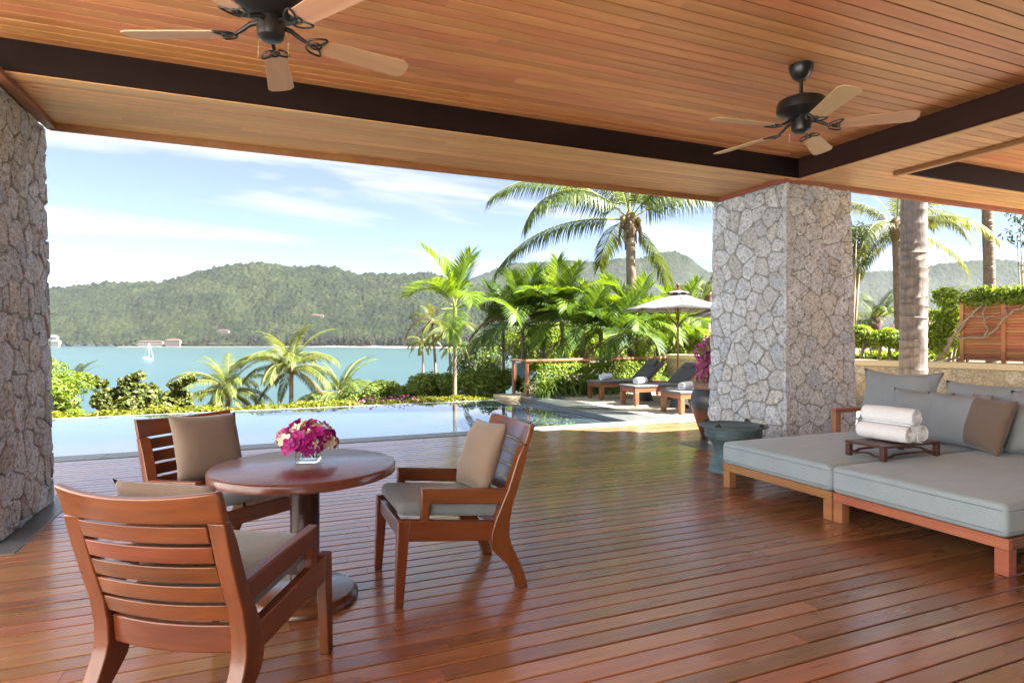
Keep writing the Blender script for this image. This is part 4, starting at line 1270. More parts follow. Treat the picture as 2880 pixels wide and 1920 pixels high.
# ------------------------------------------------------------------ ceiling fans
def make_fan(label):
    t = thing('ceiling_fan', label, 'ceiling fan', group='ceiling fans')
    # z = 0 on the ceiling, hanging down
    MB().lathe([(0, -.001), (.082, -.001), (.084, -.010), (.078, -.045), (.058, -.088), (.040, -.100), (.034, -.108), (0, -.108)], 36).build('canopy', 'iron_black', t, smooth=35)
    MB().lathe([(.0135, -.10), (.0135, -.232)], 16).build('downrod', 'iron_black', t, smooth=40)
    MB().lathe([(0, -.214), (.028, -.214), (.030, -.232), (.060, -.236), (.130, -.246), (.158, -.262), (.166, -.285), (.166, -.330), (.158, -.338), (.150, -.340)], 48).build('motor_housing', 'iron_black', t, smooth=35)
    vent = MB().lathe([(.150, -.341), (.140, -.346), (.085, -.372), (.070, -.376), (0, -.376)], 48).build('vent_plate', 'iron_black', t, smooth=35)
    for k in range(30):
        a = 2 * PI * k / 30
        o = MB().box(.090, .140, -.0035, .0035, -.0025, .0025).build('vent_fin', 'iron_black', vent, (0, 0, -.362), (0, 0, a))
        o.rotation_euler = (0, R(-25), a)
    MB().lathe([(.060, -.377), (.062, -.385), (.066, -.400), (.066, -.450), (.062, -.472), (.046, -.486), (.020, -.490), (0, -.490)], 36).build('switch_housing', 'iron_black', t, smooth=35)
    for sx, ln in ((-1, .13), (1, .16)):
        c = MB().tube([(sx * .068, -.03, -.43), (sx * .076, -.03, -.44), (sx * .076, -.03, -.44 - ln)], .0014, 5).build('pull_chain', 'chain_metal', t, smooth=0)
    # one blade and one iron, then copies
    zb = -.452
    pitch = R(-12)
    poly = [(.235, -.056), (.225, -.045), (.225, .045), (.235, .056), (.69, .076), (.722, .058), (.730, 0), (.722, -.052), (.685, -.074)]
    bl = MB().prism(poly, -.0035, .0035, 'z')
    def iron():
        m = MB()
        m.tube([(.055, 0, .050), (.10, 0, .042), (.14, 0, .018), (.175, 0, .0)], [.013, .012, .011, .009], 8)
        def loop(cx, cy_, a, b, ang, n=26, tear=0.0):
            pts = []
            for k in range(n):
                g = 2 * PI * k / n
                lx = a * math.cos(g); ly = b * math.sin(g) * (1 - tear * math.cos(g))
                ca, sa = math.cos(ang), math.sin(ang)
                pts.append((cx + lx * ca - ly * sa, cy_ + lx * sa + ly * ca, -.006))
            m.tube(pts, .0052, 7, closed=True)
        loop(.222, .036, .050, .025, R(38), tear=.35)
        loop(.222, -.036, .050, .025, R(-38), tear=.35)
        loop(.222, 0, .026, .024, 0)
        return m
    first_b = first_i = None
    for k in range(5):
        a = 2 * PI * k / 5
        rot = (Euler((0, 0, a)).to_matrix() @ Euler((pitch, 0, 0)).to_matrix()).to_euler()
        if k == 0:
            first_b = bl.build('blade', 'blade_wood', t, (0, 0, zb), rot, bev=0.0015)
            first_i = iron().build('blade_iron', 'iron_black', t, (0, 0, zb), rot, smooth=50)
        else:
            for src in (first_b, first_i):
                o = src.copy(); COL.objects.link(o); o.parent = t; o.location = (0, 0, zb); o.rotation_euler = rot
    return t
fan1 = make_fan('black ceiling fan with wooden blades cut by the top edge, over the table')
fan1.location = (0.045, 3.24, CZ - .001); fan1.rotation_euler = (0, 0, 2.726)
fan2 = copy_tree(fan1); fan2['label'] = 'black ceiling fan with wooden blades over the daybeds, wholly in view'
fan2.location = (3.60, 3.24, CZ - .001); fan2.rotation_euler = (0, 0, 3.014)

# ------------------------------------------------------------------ sun loungers on the terrace
def make_lounger(label, x, y0, y1):
    t = thing('sun_lounger', label, 'sun lounger', (x, (y0 + y1) / 2, 0), group='sun loungers on the terrace')
    hy = (y1 - y0) / 2 + .03
    for lx in (0.0, 1.86):
        for s in (-1, 1):
            ya = s * hy - (.085 if s > 0 else 0)
            MB().prism([(lx + .012, 0), (lx + .075, 0), (lx + .092, .07), (lx + .092, .27), (lx, .27), (lx, .10)], ya, ya + .085, 'y').build('leg', 'lounger_wood', t, smooth=40, bev=0.006)
    for s in (-1, 1):
        ya = s * hy - (.035 if s > 0 else 0)
        bx('side_rail', .0, 1.952, ya + .003 * (s < 0), ya + .035 - .003 * (s > 0), .272, .352, 'lounger_wood', t, bev=0.004)
    bx('end_rail', .004, .036, -hy + .036, hy - .036, .274, .350, 'lounger_wood', t, bev=0.004)
    bx('end_rail', 1.915, 1.948, -hy + .036, hy - .036, .274, .350, 'lounger_wood', t, bev=0.004)
    rounded_box(.630, hy + .012, .026, .020, .004).build('mattress', 'sling_dark', t, (.605, 0, .382), smooth=0)
    rounded_box(.34, hy + .012, .012, .010, .0).build('rear_deck', 'lounger_wood', t, (1.60, 0, .340), smooth=0)
    L_ = .62; ang = R(42)
    bk = rounded_box(L_ / 2, hy + .010, .024, .020, .004).build('backrest', 'sling_dark', t, (1.20 + math.cos(ang) * L_ / 2, 0, .400 + math.sin(ang) * L_ / 2), (0, -ang, 0), smooth=0)
    for s in (-1, 1):
        MB().box(-L_ / 2, L_ / 2, s * hy - .016, s * hy + .016, -.058, -.026).build('back_frame', 'lounger_wood', bk)
    rounded_box(.085, hy * .62, .030, .028, .006).build('head_pillow', 'sling_dark', bk, (L_ / 2 - .12, 0, .046), smooth=0)
    MB().tube([(1.56, 0, .355), (1.40, 0, .58)], .014, 8).build('prop', 'lounger_wood', t, smooth=0)
    return t
LG = [('wooden sun lounger with dark mattress, farthest from the pillar', 6.875, 11.55, 12.08),
      ('wooden sun lounger with dark mattress, the middle one of three', 6.875, 10.22, 10.72),
      ('wooden sun lounger with dark mattress, nearest the clay jar', 6.860, 8.79, 9.33)]
for lb, x, y0, y1 in LG: make_lounger(lb, x, y0, y1)
for k, (lb, y) in enumerate((('rolled white towel on the lounger farthest from the pillar', 11.80), ('rolled white towel on the middle sun lounger', 10.47), ('rolled white towel on the lounger by the clay jar', 9.06))):
    towel(lb, .078, .40, (7.17 + .02 * k, y, .412 + .078), (0, R(40 + 60 * k), R(-62)), 'rolled towels on the loungers', 4 + k)

# ------------------------------------------------------------------ parasols
def make_umbrella(label, x, y, yaw, ztop=2.50, rad=1.24):
    t = thing('parasol', label, 'parasol', (x, y, 0), yaw, group='parasols over the loungers')
    n = 8
    zr, zc = ztop - .51, ztop - .10
    V = [(0, 0, zc)]; F = []
    rings = 6
    for k in range(n * 4):
        a = 2 * PI * k / (n * 4)
        f = (k % 4) / 4.0
        edge = math.cos(PI / n) / math.cos((f - .5) * 2 * PI / n)
        for r_ in range(1, rings + 1):
            q = r_ / rings
            sag = .035 * math.sin(PI * q) + .03 * math.sin(PI * f) * q
            V.append((rad * q * edge * math.cos(a), rad * q * edge * math.sin(a), zc + (zr - zc) * q - sag * .6))
    nk = n * 4
    for k in range(nk):
        k2 = (k + 1) % nk
        F.append((0, 1 + k * rings, 1 + k2 * rings))
        for r_ in range(rings - 1):
            F.append((1 + k * rings + r_, 1 + k * rings + r_ + 1, 1 + k2 * rings + r_ + 1, 1 + k2 * rings + r_))
    m_ = MB(); m_.v = V; m_.f = F
    cnp = m_.build('canopy', 'canopy_cloth', t, smooth=14)
    cnp.modifiers.new('thick', 'SOLIDIFY').thickness = .004
    # scalloped vent cap
    V = [(0, 0, zc + .045)]; F = []
    for k in range(nk):
        a = 2 * PI * k / nk; f = (k % 4) / 4
        for r_ in range(1, 4):
            q = r_ / 3
            V.append((.26 * q * math.cos(a), .26 * q * math.sin(a), zc + .045 - .105 * q + .030 * q * math.sin(PI * f)))
    for k in range(nk):
        k2 = (k + 1) % nk
        F.append((0, 1 + k * 3, 1 + k2 * 3))
        for r_ in range(2): F.append((1 + k * 3 + r_, 2 + k * 3 + r_, 2 + k2 * 3 + r_, 1 + k2 * 3 + r_))
    m_ = MB(); m_.v = V; m_.f = F
    vc = m_.build('vent_cap', 'canopy_cloth', t, smooth=14); vc.modifiers.new('thick', 'SOLIDIFY').thickness = .004
    MB().tube([(0, 0, 0), (0, 0, zc + .05)], .021, 12).build('pole', 'lounger_wood', t, smooth=0)
    MB().lathe([(0, zc + .04), (.07, zc + .045), (.07, zc + .055), (.02, zc + .065), (.018, zc + .085), (.040, zc + .11), (.044, zc + .135), (.030, zc + .165), (0, zc + .172)], 20).build('finial', 'finial_wood', t, smooth=40)
    MB().lathe([(0, 1.60), (.045, 1.60), (.045, 1.68), (0, 1.68)], 16).build('hub', 'finial_wood', t, smooth=40)
    for k in range(n):
        a = 2 * PI * k / n
        c, s = math.cos(a), math.sin(a)
        rb = MB().tube([(.03 * c, .03 * s, zc - .03), (rad * .985 * c, rad * .985 * s, zr - .022)], .010, 6).build('rib', 'finial_wood', t, smooth=0)
        MB().tube([(.04 * c, .04 * s, 1.66), (rad * .5 * c, rad * .5 * s, (zc + zr) / 2 - .05)], .008, 6).build('strut', 'finial_wood', rb, smooth=0)
    MB().lathe([(0, .0), (.26, .0), (.26, .06), (.20, .085), (.04, .09), (.034, .34), (.03, .345), (0, .345)], 28).build('base', 'bronze_dark', t, smooth=40)
    return t
make_umbrella('pale grey parasol with wooden pole, wholly in view behind the loungers', 8.63, 11.12, R(14))
make_umbrella('pale grey parasol mostly hidden behind the stone pillar', 9.45, 9.85, R(8), 2.34)

# ------------------------------------------------------------------ railing with a glass return at the pool corner
RA, RB = Vector((5.72, 12.95)), Vector((10.25, 13.76))
rl = thing('railing', 'red brown timber railing with a glass pane at the pool corner', 'railing', (RA.x, RA.y, 0))
dr = (RB - RA); rl_len = dr.length; ang = math.atan2(dr.y, dr.x)
def loc2(u, w=0.0):
    c, s = math.cos(ang), math.sin(ang)
    return (u * c - w * s, u * s + w * c)
o = MB().prism([(-.085, .800), (.085, .800), (.085, .842), (.070, .858), (-.070, .858), (-.085, .842)], -.06, rl_len, 'x').build('top_rail', 'rail_wood', rl, (0, 0, 0), (0, 0, ang), bev=0.004)
o = MB().prism([(-.06, .802), (.06, .802), (.06, .842), (-.06, .842)], .10, .80, 'y').build('top_rail', 'rail_wood', rl, (0, 0, 0), (0, 0, R(2)), bev=0.004)
for k in range(6):
    q = loc2(.02 + k * (rl_len - .06) / 5)
    MB().tube([(q[0], q[1], 0 if k else 0.0), (q[0], q[1], .80)], .052, 14).build('post', 'rail_wood', rl, smooth=40)
MB().tube([(-.02, .70, -.02), (-.02, .70, .80)], .048, 14).build('post', 'rail_wood', rl, smooth=40)
MB().box(-.022, -.010, .07, .64, .08, .76).build('glass_pane', 'pane_glass', rl)

# ================================================================== PLANTS
def unit(v):
    return v / np.maximum(1e-9, np.linalg.norm(v, axis=-1, keepdims=True))
def frond_mesh(name, L_, e0, curve, nl, ll, lw, hang, fwd, vee, seed, mat, bare=.14, side=0.0, droop_tip=0.3):
    """pinnate leaf: rachis leaving the origin along +x, leaflets both sides"""
    q = np.random.default_rng(seed)
    ns = 22
    s = np.linspace(0, 1, ns)
    e = e0 - curve * s ** 1.35
    yaw = side * s ** 1.5
    ds = L_ / (ns - 1)
    px = np.concatenate([[0], np.cumsum(np.cos(e[:-1]) * np.cos(yaw[:-1]) * ds)])
    py = np.concatenate([[0], np.cumsum(np.cos(e[:-1]) * np.sin(yaw[:-1]) * ds)])
    pz = np.concatenate([[0], np.cumsum(np.sin(e[:-1]) * ds)])
    P = np.stack([px, py, pz], 1)
    T = unit(np.gradient(P, axis=0))
    V = []; F = []; mi = []
    # rachis
    for i in range(ns):
        rr_ = .016 * L_ / 2.6 * (1 - .85 * s[i]) + .003
        lat = unit(np.cross(T[i], [0, 0, 1])); up = np.cross(lat, T[i])
        for (a, b) in ((1, 0), (0, 1), (-1, 0), (0, -.6)):
            V.append(P[i] + lat * a * rr_ * (1.6 if i < 2 else 1) + up * b * rr_)
    for i in range(ns - 1):
        for k in range(4):
            F.append((i * 4 + k, i * 4 + (k + 1) % 4, i * 4 + 4 + (k + 1) % 4, i * 4 + 4 + k)); mi.append(1)
    for k in range(nl):
        f = bare + (1 - bare) * (k + .5) / nl
        x = f * (ns - 1); i0 = min(int(x), ns - 2); w = x - i0
        p = P[i0] * (1 - w) + P[i0 + 1] * w
        t = unit(T[i0] * (1 - w) + T[i0 + 1] * w)
        lat = unit(np.cross(t, [0, 0, 1.0])); up = np.cross(lat, t)
        ln0 = ll * (0.35 + 0.65 * math.sin(PI * min(1, .12 + .80 * f)) ** .8)
        for sd in (-1, 1):
            ln = ln0 * q.uniform(.88, 1.1)
            fw_ = fwd + .5 * f ** 3 + q.uniform(-.08, .08)
            d = unit(lat * sd * (1 - .35 * f ** 3) + t * fw_ + up * (vee + q.uniform(-.06, .06)))
            d1 = unit(d + np.array([0, 0, -hang * .45]))
            d2 = unit(d + np.array([0, 0, -hang * 1.5 - droop_tip * .3]))
            a = p + d1 * ln * .5
            b = a + d2 * ln * .5
            wv = unit(t - d1 * np.dot(t, d1) + up * q.uniform(-.25, .25)) * lw
            n0 = len(V)
            V += [p - wv * .22, p + wv * .22, a + wv * .5, a - wv * .5, b]
            F += [(n0, n0 + 1, n0 + 2, n0 + 3), (n0 + 3, n0 + 2, n0 + 4)]; mi += [0, 0]
    return mesh_from(name, V, F, None, None, [mat, 'rachis'], mi)

def trunk_mesh(name, base, top, r0, r1, mat, bend=(0, 0), rings=26, seg=14, flare=0.0, seed=0, scar=.05):
    q = random.Random(seed)
    base, top = Vector(base), Vector(top)
    m_ = MB(); pts = []; rad = []
    n = rings * 2
    for i in range(n + 1):
        f = i / n
        p = base.lerp(top, f) + Vector((bend[0], bend[1], 0)) * math.sin(PI * f)
        r_ = r0 + (r1 - r0) * f + flare * max(0, 1 - f * 7) ** 2
        r_ *= 1 + (scar if i % 2 == 0 else -scar * .5) * q.uniform(.5, 1.2)
        pts.append(p - base); rad.append(r_)
    m_.tube(pts, rad, seg)
    return mesh_from(name, m_.v, m_.f, mat, 0), base

COCO = {}
def coco_set(mat):
    """shared coconut leaves at four stages, from the upright spear to the hanging old leaf"""
    if mat not in COCO:
        COCO[mat] = [[frond_mesh('frond', 3.4, 1.25, 1.1, 54, .62, .040, .25, .75, .10, 100 + k, mat, side=(-.3, .3)[k]) for k in range(2)],
                     [frond_mesh('frond', 3.6, .80, 1.7, 58, .70, .040, .75, .55, .05, 110 + k, mat, side=(-.25, .3)[k]) for k in range(2)],
                     [frond_mesh('frond', 3.6, .30, 1.55, 58, .72, .040, 1.1, .5, .0, 120 + k, mat, side=(-.3, .25)[k]) for k in range(2)],
                     [frond_mesh('frond', 3.3, -.35, 1.0, 56, .66, .040, .9, .5, .0, 130 + k, mat, side=(-.2, .3)[k]) for k in range(2)]]
    return COCO[mat]
ARE = {}
def areca_set(mat):
    if mat not in ARE:
        ARE[mat] = [[frond_mesh('frond', 1.75, 1.35, .75, 36, .62, 0.037, .10, .80, .42, 200 + k, mat, bare=.22, side=(-.2, .2)[k]) for k in range(2)],
                    [frond_mesh('frond', 1.85, 1.00, 1.45, 38, .66, 0.037, .18, .65, .36, 210 + k, mat, bare=.22, side=(-.25, .2)[k]) for k in range(2)],
                    [frond_mesh('frond', 1.85, .60, 1.70, 38, .64, 0.036, .30, .60, .30, 220 + k, mat, bare=.22, side=(-.2, .25)[k]) for k in range(2)],
                    [frond_mesh('frond', 1.75, .05, 1.35, 36, .58, 0.034, .40, .60, .2, 230 + k, mat, bare=.22, side=(-.2, .2)[k]) for k in range(2)]]
    return ARE[mat]
def crown(t, fs, n, top, scale, seed, lv=None, az0=0.0, dead=None):
    q = random.Random(seed)
    for i in range(n):
        f = (i + .5) / n
        level = min(3, int(f * 4)) if lv is None else lv[i % len(lv)]
        az = az0 + i * 2.39996 + q.uniform(-.2, .2)
        st_ = fs
        if dead and i % 12 == 9: st_, level = dead, 3
        o = link('frond', st_[level][q.randrange(2)], t, Vector(top))
        o.rotation_euler = (q.uniform(-.18, .18), q.uniform(-.14, .14), az)
        s = scale * q.uniform(.88, 1.1); o.scale = (s, s * (1 if q.random() < .5 else -1), s)
def coconut_palm(label, base, top, r0, r1, n, scale, seed, mat='coconut_leaf', tmat='trunk_brown', bend=(0, 0), lv=None, nuts=True, az0=0, group='palms on the slope below the pool'):
    base, top = Vector(base), Vector(top)
    t = thing('coconut_palm', label, 'palm tree', base, group=group)
    me, _ = trunk_mesh('trunk', base, top, r0, r1, tmat, bend, seed=seed, flare=r0 * .5)
    link('trunk', me, t)
    m_ = MB(); c = top - base
    m_.lathe([(r1 * .9, -.45), (r1 * 1.5, -.25), (r1 * 2.0, -.02), (r1 * 1.5, .18), (r1 * .5, .35), (0, .4)], 10, c)
    m_.build('leaf_sheath', 'fibre', t, smooth=0)
    q = random.Random(seed + 5)
    if nuts:
        for k in range(7):
            a = q.uniform(0, 6.28)
            MB().lathe([(0, -.11), (.06, -.09), (.09, -.02), (.085, .05), (.05, .10), (0, .115)], 10).build('coconut', 'fruit', t, c + Vector((math.cos(a) * r1 * 2.4, math.sin(a) * r1 * 2.4, q.uniform(-.35, -.05))), (q.uniform(-.4, .4), q.uniform(-.4, .4), 0), smooth=0)
    crown(t, coco_set(mat), n, c, scale, seed, lv, az0, coco_set('dead_leaf'))
    return t
def areca_palm(label, base, top, r0, n, scale, seed, mat='areca_leaf', shaft=.55, group='feathery palms behind the railing', lv=None, flowers=True, az0=0):
    base, top = Vector(base), Vector(top)
    t = thing('areca_palm', label, 'palm tree', base, group=group)
    me, _ = trunk_mesh('trunk', base, top - Vector((0, 0, shaft)), r0, r0 * .8, 'trunk_brown', seed=seed, rings=18, scar=.10, seg=10)
    link('trunk', me, t)
    c = top - base
    MB().lathe([(r0 * .85, -shaft - .02), (r0 * 1.35, -shaft + .10), (r0 * 1.2, -shaft * .4), (r0 * .9, 0), (r0 * .4, .15)], 12, c).build('crownshaft', 'crownshaft', t, smooth=40)
    q = random.Random(seed)
    if flowers:
        m_ = MB()
        for k in range(26):
            a = q.uniform(0, 6.28); l = q.uniform(.22, .42)
            s0 = c + Vector((math.cos(a) * r0, math.sin(a) * r0, -shaft - .02))
            m_.tube([s0, s0 + Vector((math.cos(a) * l * .6, math.sin(a) * l * .6, l * .05)), s0 + Vector((math.cos(a) * l * .9, math.sin(a) * l * .9, -l * .6))], [.006, .005, .003], 4)
        m_.build('flower_stalks', 'rachis', t, smooth=0)
    crown(t, areca_set(mat), n, c, scale, seed, lv, az0, areca_set('dead_leaf'))
    return t

def leaves_arrays(P, N, size, asp, q, fold=.25):
    """one folded diamond per point; P, N (n,3), size (n,)"""
    n = len(P)
    N = unit(N + q.normal(0, .45, (n, 3)))
    rv = q.normal(0, 1, (n, 3))
    Tn = unit(np.cross(N, rv)); B = np.cross(N, Tn)
    s = size[:, None]
    a = P - Tn * s * .5
    b = P + Tn * s * .5 - N * s * .12
    c = P + B * s * asp * .5 + N * s * fold * asp
    d = P - B * s * asp * .5 + N * s * fold * asp
    V = np.stack([a, c, b, d], 1).reshape(-1, 3)
    i = np.arange(n) * 4
    F = np.concatenate([np.stack([i, i + 1, i + 2], 1), np.stack([i, i + 2, i + 3], 1)])
    return V, F
def lump_points(n, lumps, q, shell=.55):
    """points in the outer shells of ellipsoid lumps (cx, cy, cz, rx, ry, rz)"""
    lumps = np.asarray(lumps, float)
    wgt = (lumps[:, 3] * lumps[:, 5]); wgt /= wgt.sum()
    k = q.choice(len(lumps), n, p=wgt)
    d = unit(q.normal(0, 1, (n, 3)))
    r_ = shell + (1.08 - shell) * q.random(n) ** .6
    P = lumps[k, :3] + d * lumps[k, 3:] * r_[:, None]
    N = unit(d + np.array([0, 0, .45]))
    return P, N
def leafy(name, lumps, n, size, asp, mat, seed, parent=None, loc=(0, 0, 0), shell=.55, zmin=None):
    q = np.random.default_rng(seed)
    P, N = lump_points(n, lumps, q, shell)
    if zmin is not None:
        keep = P[:, 2] > zmin; P, N = P[keep], N[keep]
    V, F = leaves_arrays(P, N, size * q.uniform(.65, 1.25, len(P)), asp, q)
    return link(name, fast_mesh(name, V, F, mat), parent, loc)
def scatter_lumps(c, r, n, lr, q):
    out = []
    for k in range(n):
        while True:
            v = Vector((q.uniform(-1, 1), q.uniform(-1, 1), q.uniform(-1, 1)))
            if v.length < 1: break
        s = q.uniform(.7, 1.3)
        out.append((c[0] + v.x * r[0], c[1] + v.y * r[1], c[2] + v.z * r[2], lr * s, lr * s, lr * s * .8))
    return out
def shrub(name, label, cat, base, crown_c, r, n_l, lr, n, size, asp, mat, seed, group=None, stem=.03, zmin=None, branches=9):
    """base: foot on the ground; crown_c: centre of the crown"""
    q = random.Random(seed)
    base = Vector(base); cc = Vector(crown_c) - base
    t = thing(name, label, cat, base, group=group)
    lumps = scatter_lumps(cc, r, n_l, lr, q)
    m_ = MB()
    for k in range(min(branches, len(lumps))):
        l = lumps[k]
        m_.tube([(0, 0, -.1), (l[0] * .35, l[1] * .35, l[2] * .45), (l[0], l[1], l[2])], [stem, stem * .7, stem * .25], 6)
    m_.build('stems', 'branch', t, smooth=0)
    leafy('crown', lumps, n, size, asp, mat, seed, t, zmin=zmin)
    return t

# -- strip of gold-leaved ground cover along the infinity edge, bougainvillea dots at its right end
def strip(name, label, cat, p0, p1, w, z0, z1, n, size, asp, mat, seed, wob=.05, group=None, kind=None, lean=.0):
    q = np.random.default_rng(seed)
    p0, p1 = np.array(p0, float), np.array(p1, float)
    u = q.random(n); d = p1 - p0; nr = np.array([-d[1], d[0]]) / np.linalg.norm(d)
    v = q.uniform(-.5, .5, n)
    top = q.random(n)
    hgt = z1 + wob * np.sin(u * np.linalg.norm(d) * 2.3 + seed) + wob * .7 * np.sin(u * np.linalg.norm(d) * 7.1)
    face = q.random(n) < .55
    z = np.where(face, hgt - (1 - top) ** 2 * (hgt - z0) * .98, hgt) + q.normal(0, .025, n)
    v = np.where(face, np.sign(q.random(n) - .38) * -.5 + q.normal(0, .05, n), v)
    P = np.stack([p0[0] + d[0] * u + nr[0] * v * w, p0[1] + d[1] * u + nr[1] * v * w, z], 1)
    N = np.where(face[:, None], np.stack([nr[0] * np.sign(v), nr[1] * np.sign(v), np.full(n, .6)], 1), np.array([0, 0, 1.0]))
    V, F = leaves_arrays(P, unit(N), size * q.uniform(.6, 1.3, n), asp, q)
    o = link(name, fast_mesh(name, V, F, mat)); 
    if kind: o['kind'] = kind
    if label: tag(o, label, cat, group)
    return o
strip('ground_cover', 'low strip of golden yellow leaves along the far pool edge', 'ground cover', (-5.6, 13.66), (5.1, 13.62), .60, -.62, -.085, 15000, .085, .6, 'gold_leaf', 5, wob=.03, kind='stuff')
bgv = strip('bougainvillea', 'pink bougainvillea flowers among the strip of golden leaves', 'flowers', (1.9, 13.7), (3.5, 13.68), .35, -.11, -.04, 70, .06, .9, 'magenta_petal', 6, wob=.05, kind='stuff')

# -- shrubs and trees just below the pool edge, left to right
def foot(p): return (p[0], p[1], ground_z(p[0], p[1]))
c = at(165, 1090, 16.5); shrub('feathery_shrub', 'bright green feathery shrub beside the left stone pillar', 'shrub', foot(c), (c.x - .3, c.y, c.z - .25), (.95, .7, .72), 26, .34, 7500, .13, .32, 'lime_leaf', 41, 'shrubs below the pool edge')
c = at(395, 1118, 18.5)
sg = shrub('sea_grape_tree', 'spreading round leaved tree in front of the sailing boat', 'tree', foot(c), (c.x, c.y, c.z - .12), (1.45, .6, .40), 24, .28, 4200, .15, .85, 'seagrape_leaf', 42, 'shrubs below the pool edge', stem=.04)
base = Vector(foot(c))
for k, (px, py) in enumerate(((392, 1056), (372, 1064), (350, 1075), (535, 1064), (515, 1074), (490, 1085), (262, 1068), (285, 1078))):
    g = at(px, py, 18.4) - base
    leafy('crown_tip', [(g.x, g.y, g.z, .17, .17, .12)], 90, .15, .85, 'seagrape_leaf', 430 + k, sg)
c = at(1010, 1122, 19); shrub('leafy_shrub', 'low green shrub under the palm in front of the sea', 'shrub', foot(c), (c.x, c.y, c.z), (.75, .5, .22), 14, .24, 2200, .11, .5, 'shrub_leaf', 43, 'shrubs below the pool edge')
c = at(1120, 1098, 19); shrub('leafy_shrub', 'green shrub left of the slender green stemmed palm', 'shrub', foot(c), (c.x, c.y, c.z - .1), (.9, .5, .33), 20, .26, 4200, .11, .5, 'shrub_leaf', 44, 'shrubs below the pool edge')
c = at(1225, 1080, 18); shrub('leafy_shrub', 'tall green shrub right behind the slender palm', 'shrub', foot(c), (c.x, c.y, c.z - .1), (.65, .5, .35), 20, .26, 4200, .11, .5, 'shrub_leaf', 45, 'shrubs below the pool edge')
c = at(1360, 1065, 17.5); shrub('leafy_shrub', 'dense pale green shrub left of the railing', 'shrub', foot(c), (c.x, c.y, c.z - .1), (.80, .6, .42), 26, .27, 6500, .11, .5, 'shrub_leaf', 46, 'shrubs below the pool edge')
c = at(1010, 1140, 16); shrub('leafy_shrub', 'low dark shrub close to the pool edge, under the pink flowers', 'shrub', foot(c), (c.x, c.y, c.z - .1), (.9, .3, .12), 14, .17, 1800, .10, .5, 'shrub_leaf', 47, 'shrubs below the pool edge')
c = at(170, 1030, 17.8); shrub('feathery_shrub', 'tall thin shrub rising behind the bright green one', 'shrub', foot(c), (c.x - .5, c.y, c.z), (.45, .4, .48), 14, .26, 2600, .12, .3, 'shrub_leaf', 48, 'shrubs below the pool edge')

# -- coconut palms on the slope, in front of the sea
def palm_at(label, px, py, d, n, scale, seed, mat='coconut_leaf', r=.13, lean=(0, 0), lv=None, bend=(0, 0), **kw):
    c = at(px, py, d)
    b = (c.x + lean[0], c.y + lean[1]); 
    return coconut_palm(label, (b[0], b[1], ground_z(*b) - .2), c, r * 1.25, r, n, scale, seed, mat, bend=bend, lv=lv, **kw)
palm_at('low coconut palm with yellow leaves, behind the armchair at the pool', 640, 1098, 40, 30, .98, 51, 'coconut_leaf_gold', lv=[0, 0, 1, 1, 1, 2, 2, 2, 3, 3], nuts=False)
palm_at('tall coconut palm standing alone in front of the sea', 820, 1035, 40, 30, 1.08, 52, 'coconut_leaf_gold', r=.13, lv=[0, 0, 1, 1, 1, 1, 2, 2, 2, 3], lean=(-.1, 0))
palm_at('coconut palm with short trunk right of the lone tall palm', 955, 1112, 42, 24, 1.05, 53, 'coconut_leaf', lv=[0, 0, 1, 1, 2, 1, 2, 2], nuts=False)
palm_at('far coconut palm with dry leaves left of the slender palm', 1215, 905, 62, 15, .92, 54, 'coconut_leaf_gold', r=.13, lv=[0, 1, 2, 2, 2, 3, 3], bend=(.4, 0))
palm_at('far coconut palm leaning behind the slender palm', 1320, 985, 60, 16, .95, 55, 'coconut_leaf', r=.13, lv=[1, 1, 2, 2, 2, 3, 3], lean=(1.2, 0))
palm_at('distant thin coconut palm at the very edge of the slope', 1190, 960, 66, 12, .75, 56, 'coconut_leaf', r=.11, lv=[1, 2, 2, 3])
palm_at('far coconut palm with hanging leaves close to the leaning one', 1262, 930, 61, 13, .9, 57, 'coconut_leaf_gold', r=.12, lv=[1, 2, 2, 3, 3], lean=(.5, 0))
palm_at('small palm whose tips show at the left pillar over the sea', 205, 1085, 30, 13, .55, 58, 'coconut_leaf', lv=[0, 1, 1, 2, 2], nuts=False)

# -- slender green-stemmed palm at the pool edge
c = at(1280, 868, 14.6); b = at(1278, 1120, 14.6)
areca_palm('slender palm with green crownshaft at the corner of the pool', (b.x, b.y, -.8), c, .055, 13, .86, 61, 'areca_leaf', shaft=.95, lv=[0, 0, 0, 1, 1, 0, 1, 2, 1, 3, 2, 0, 3], az0=.6, group='feathery palms behind the railing')
# -- clump of feathery palms behind the railing
AR = [(1470, 870, 16.8, 15, 1.0, 'areca_leaf_dark', 'dark feathery palm over the left corner of the railing'),
      (1415, 905, 18.5, 13, 1.0, 'areca_leaf_dark', 'dark feathery palm deep behind the left corner of the railing'),
      (1580, 858, 16.6, 15, 1.0, 'areca_leaf', 'feathery palm with bright upright leaves behind the railing, left of centre'),
      (1530, 905, 18.0, 13, 1.0, 'areca_leaf_dark', 'shaded feathery palm between the two left palms at the railing'),
      (1690, 900, 17.0, 14, .95, 'areca_leaf', 'yellow green feathery palm behind the middle of the railing'),
      (1640, 955, 16.0, 12, .85, 'areca_leaf_dark', 'low feathery palm just above the middle of the railing'),
      (1780, 935, 16.8, 14, .95, 'areca_leaf', 'yellow green feathery palm below the trunk of the big coconut palm'),
      (1850, 965, 17.6, 13, .9, 'areca_leaf', 'bright feathery palm left of the parasol pole'),
      (1735, 965, 15.8, 12, .8, 'areca_leaf_dark', 'low dark feathery palm right of the railing middle'),
      (1935, 935, 19.5, 13, .95, 'areca_leaf', 'yellow feathery palm right of the parasol pole')]
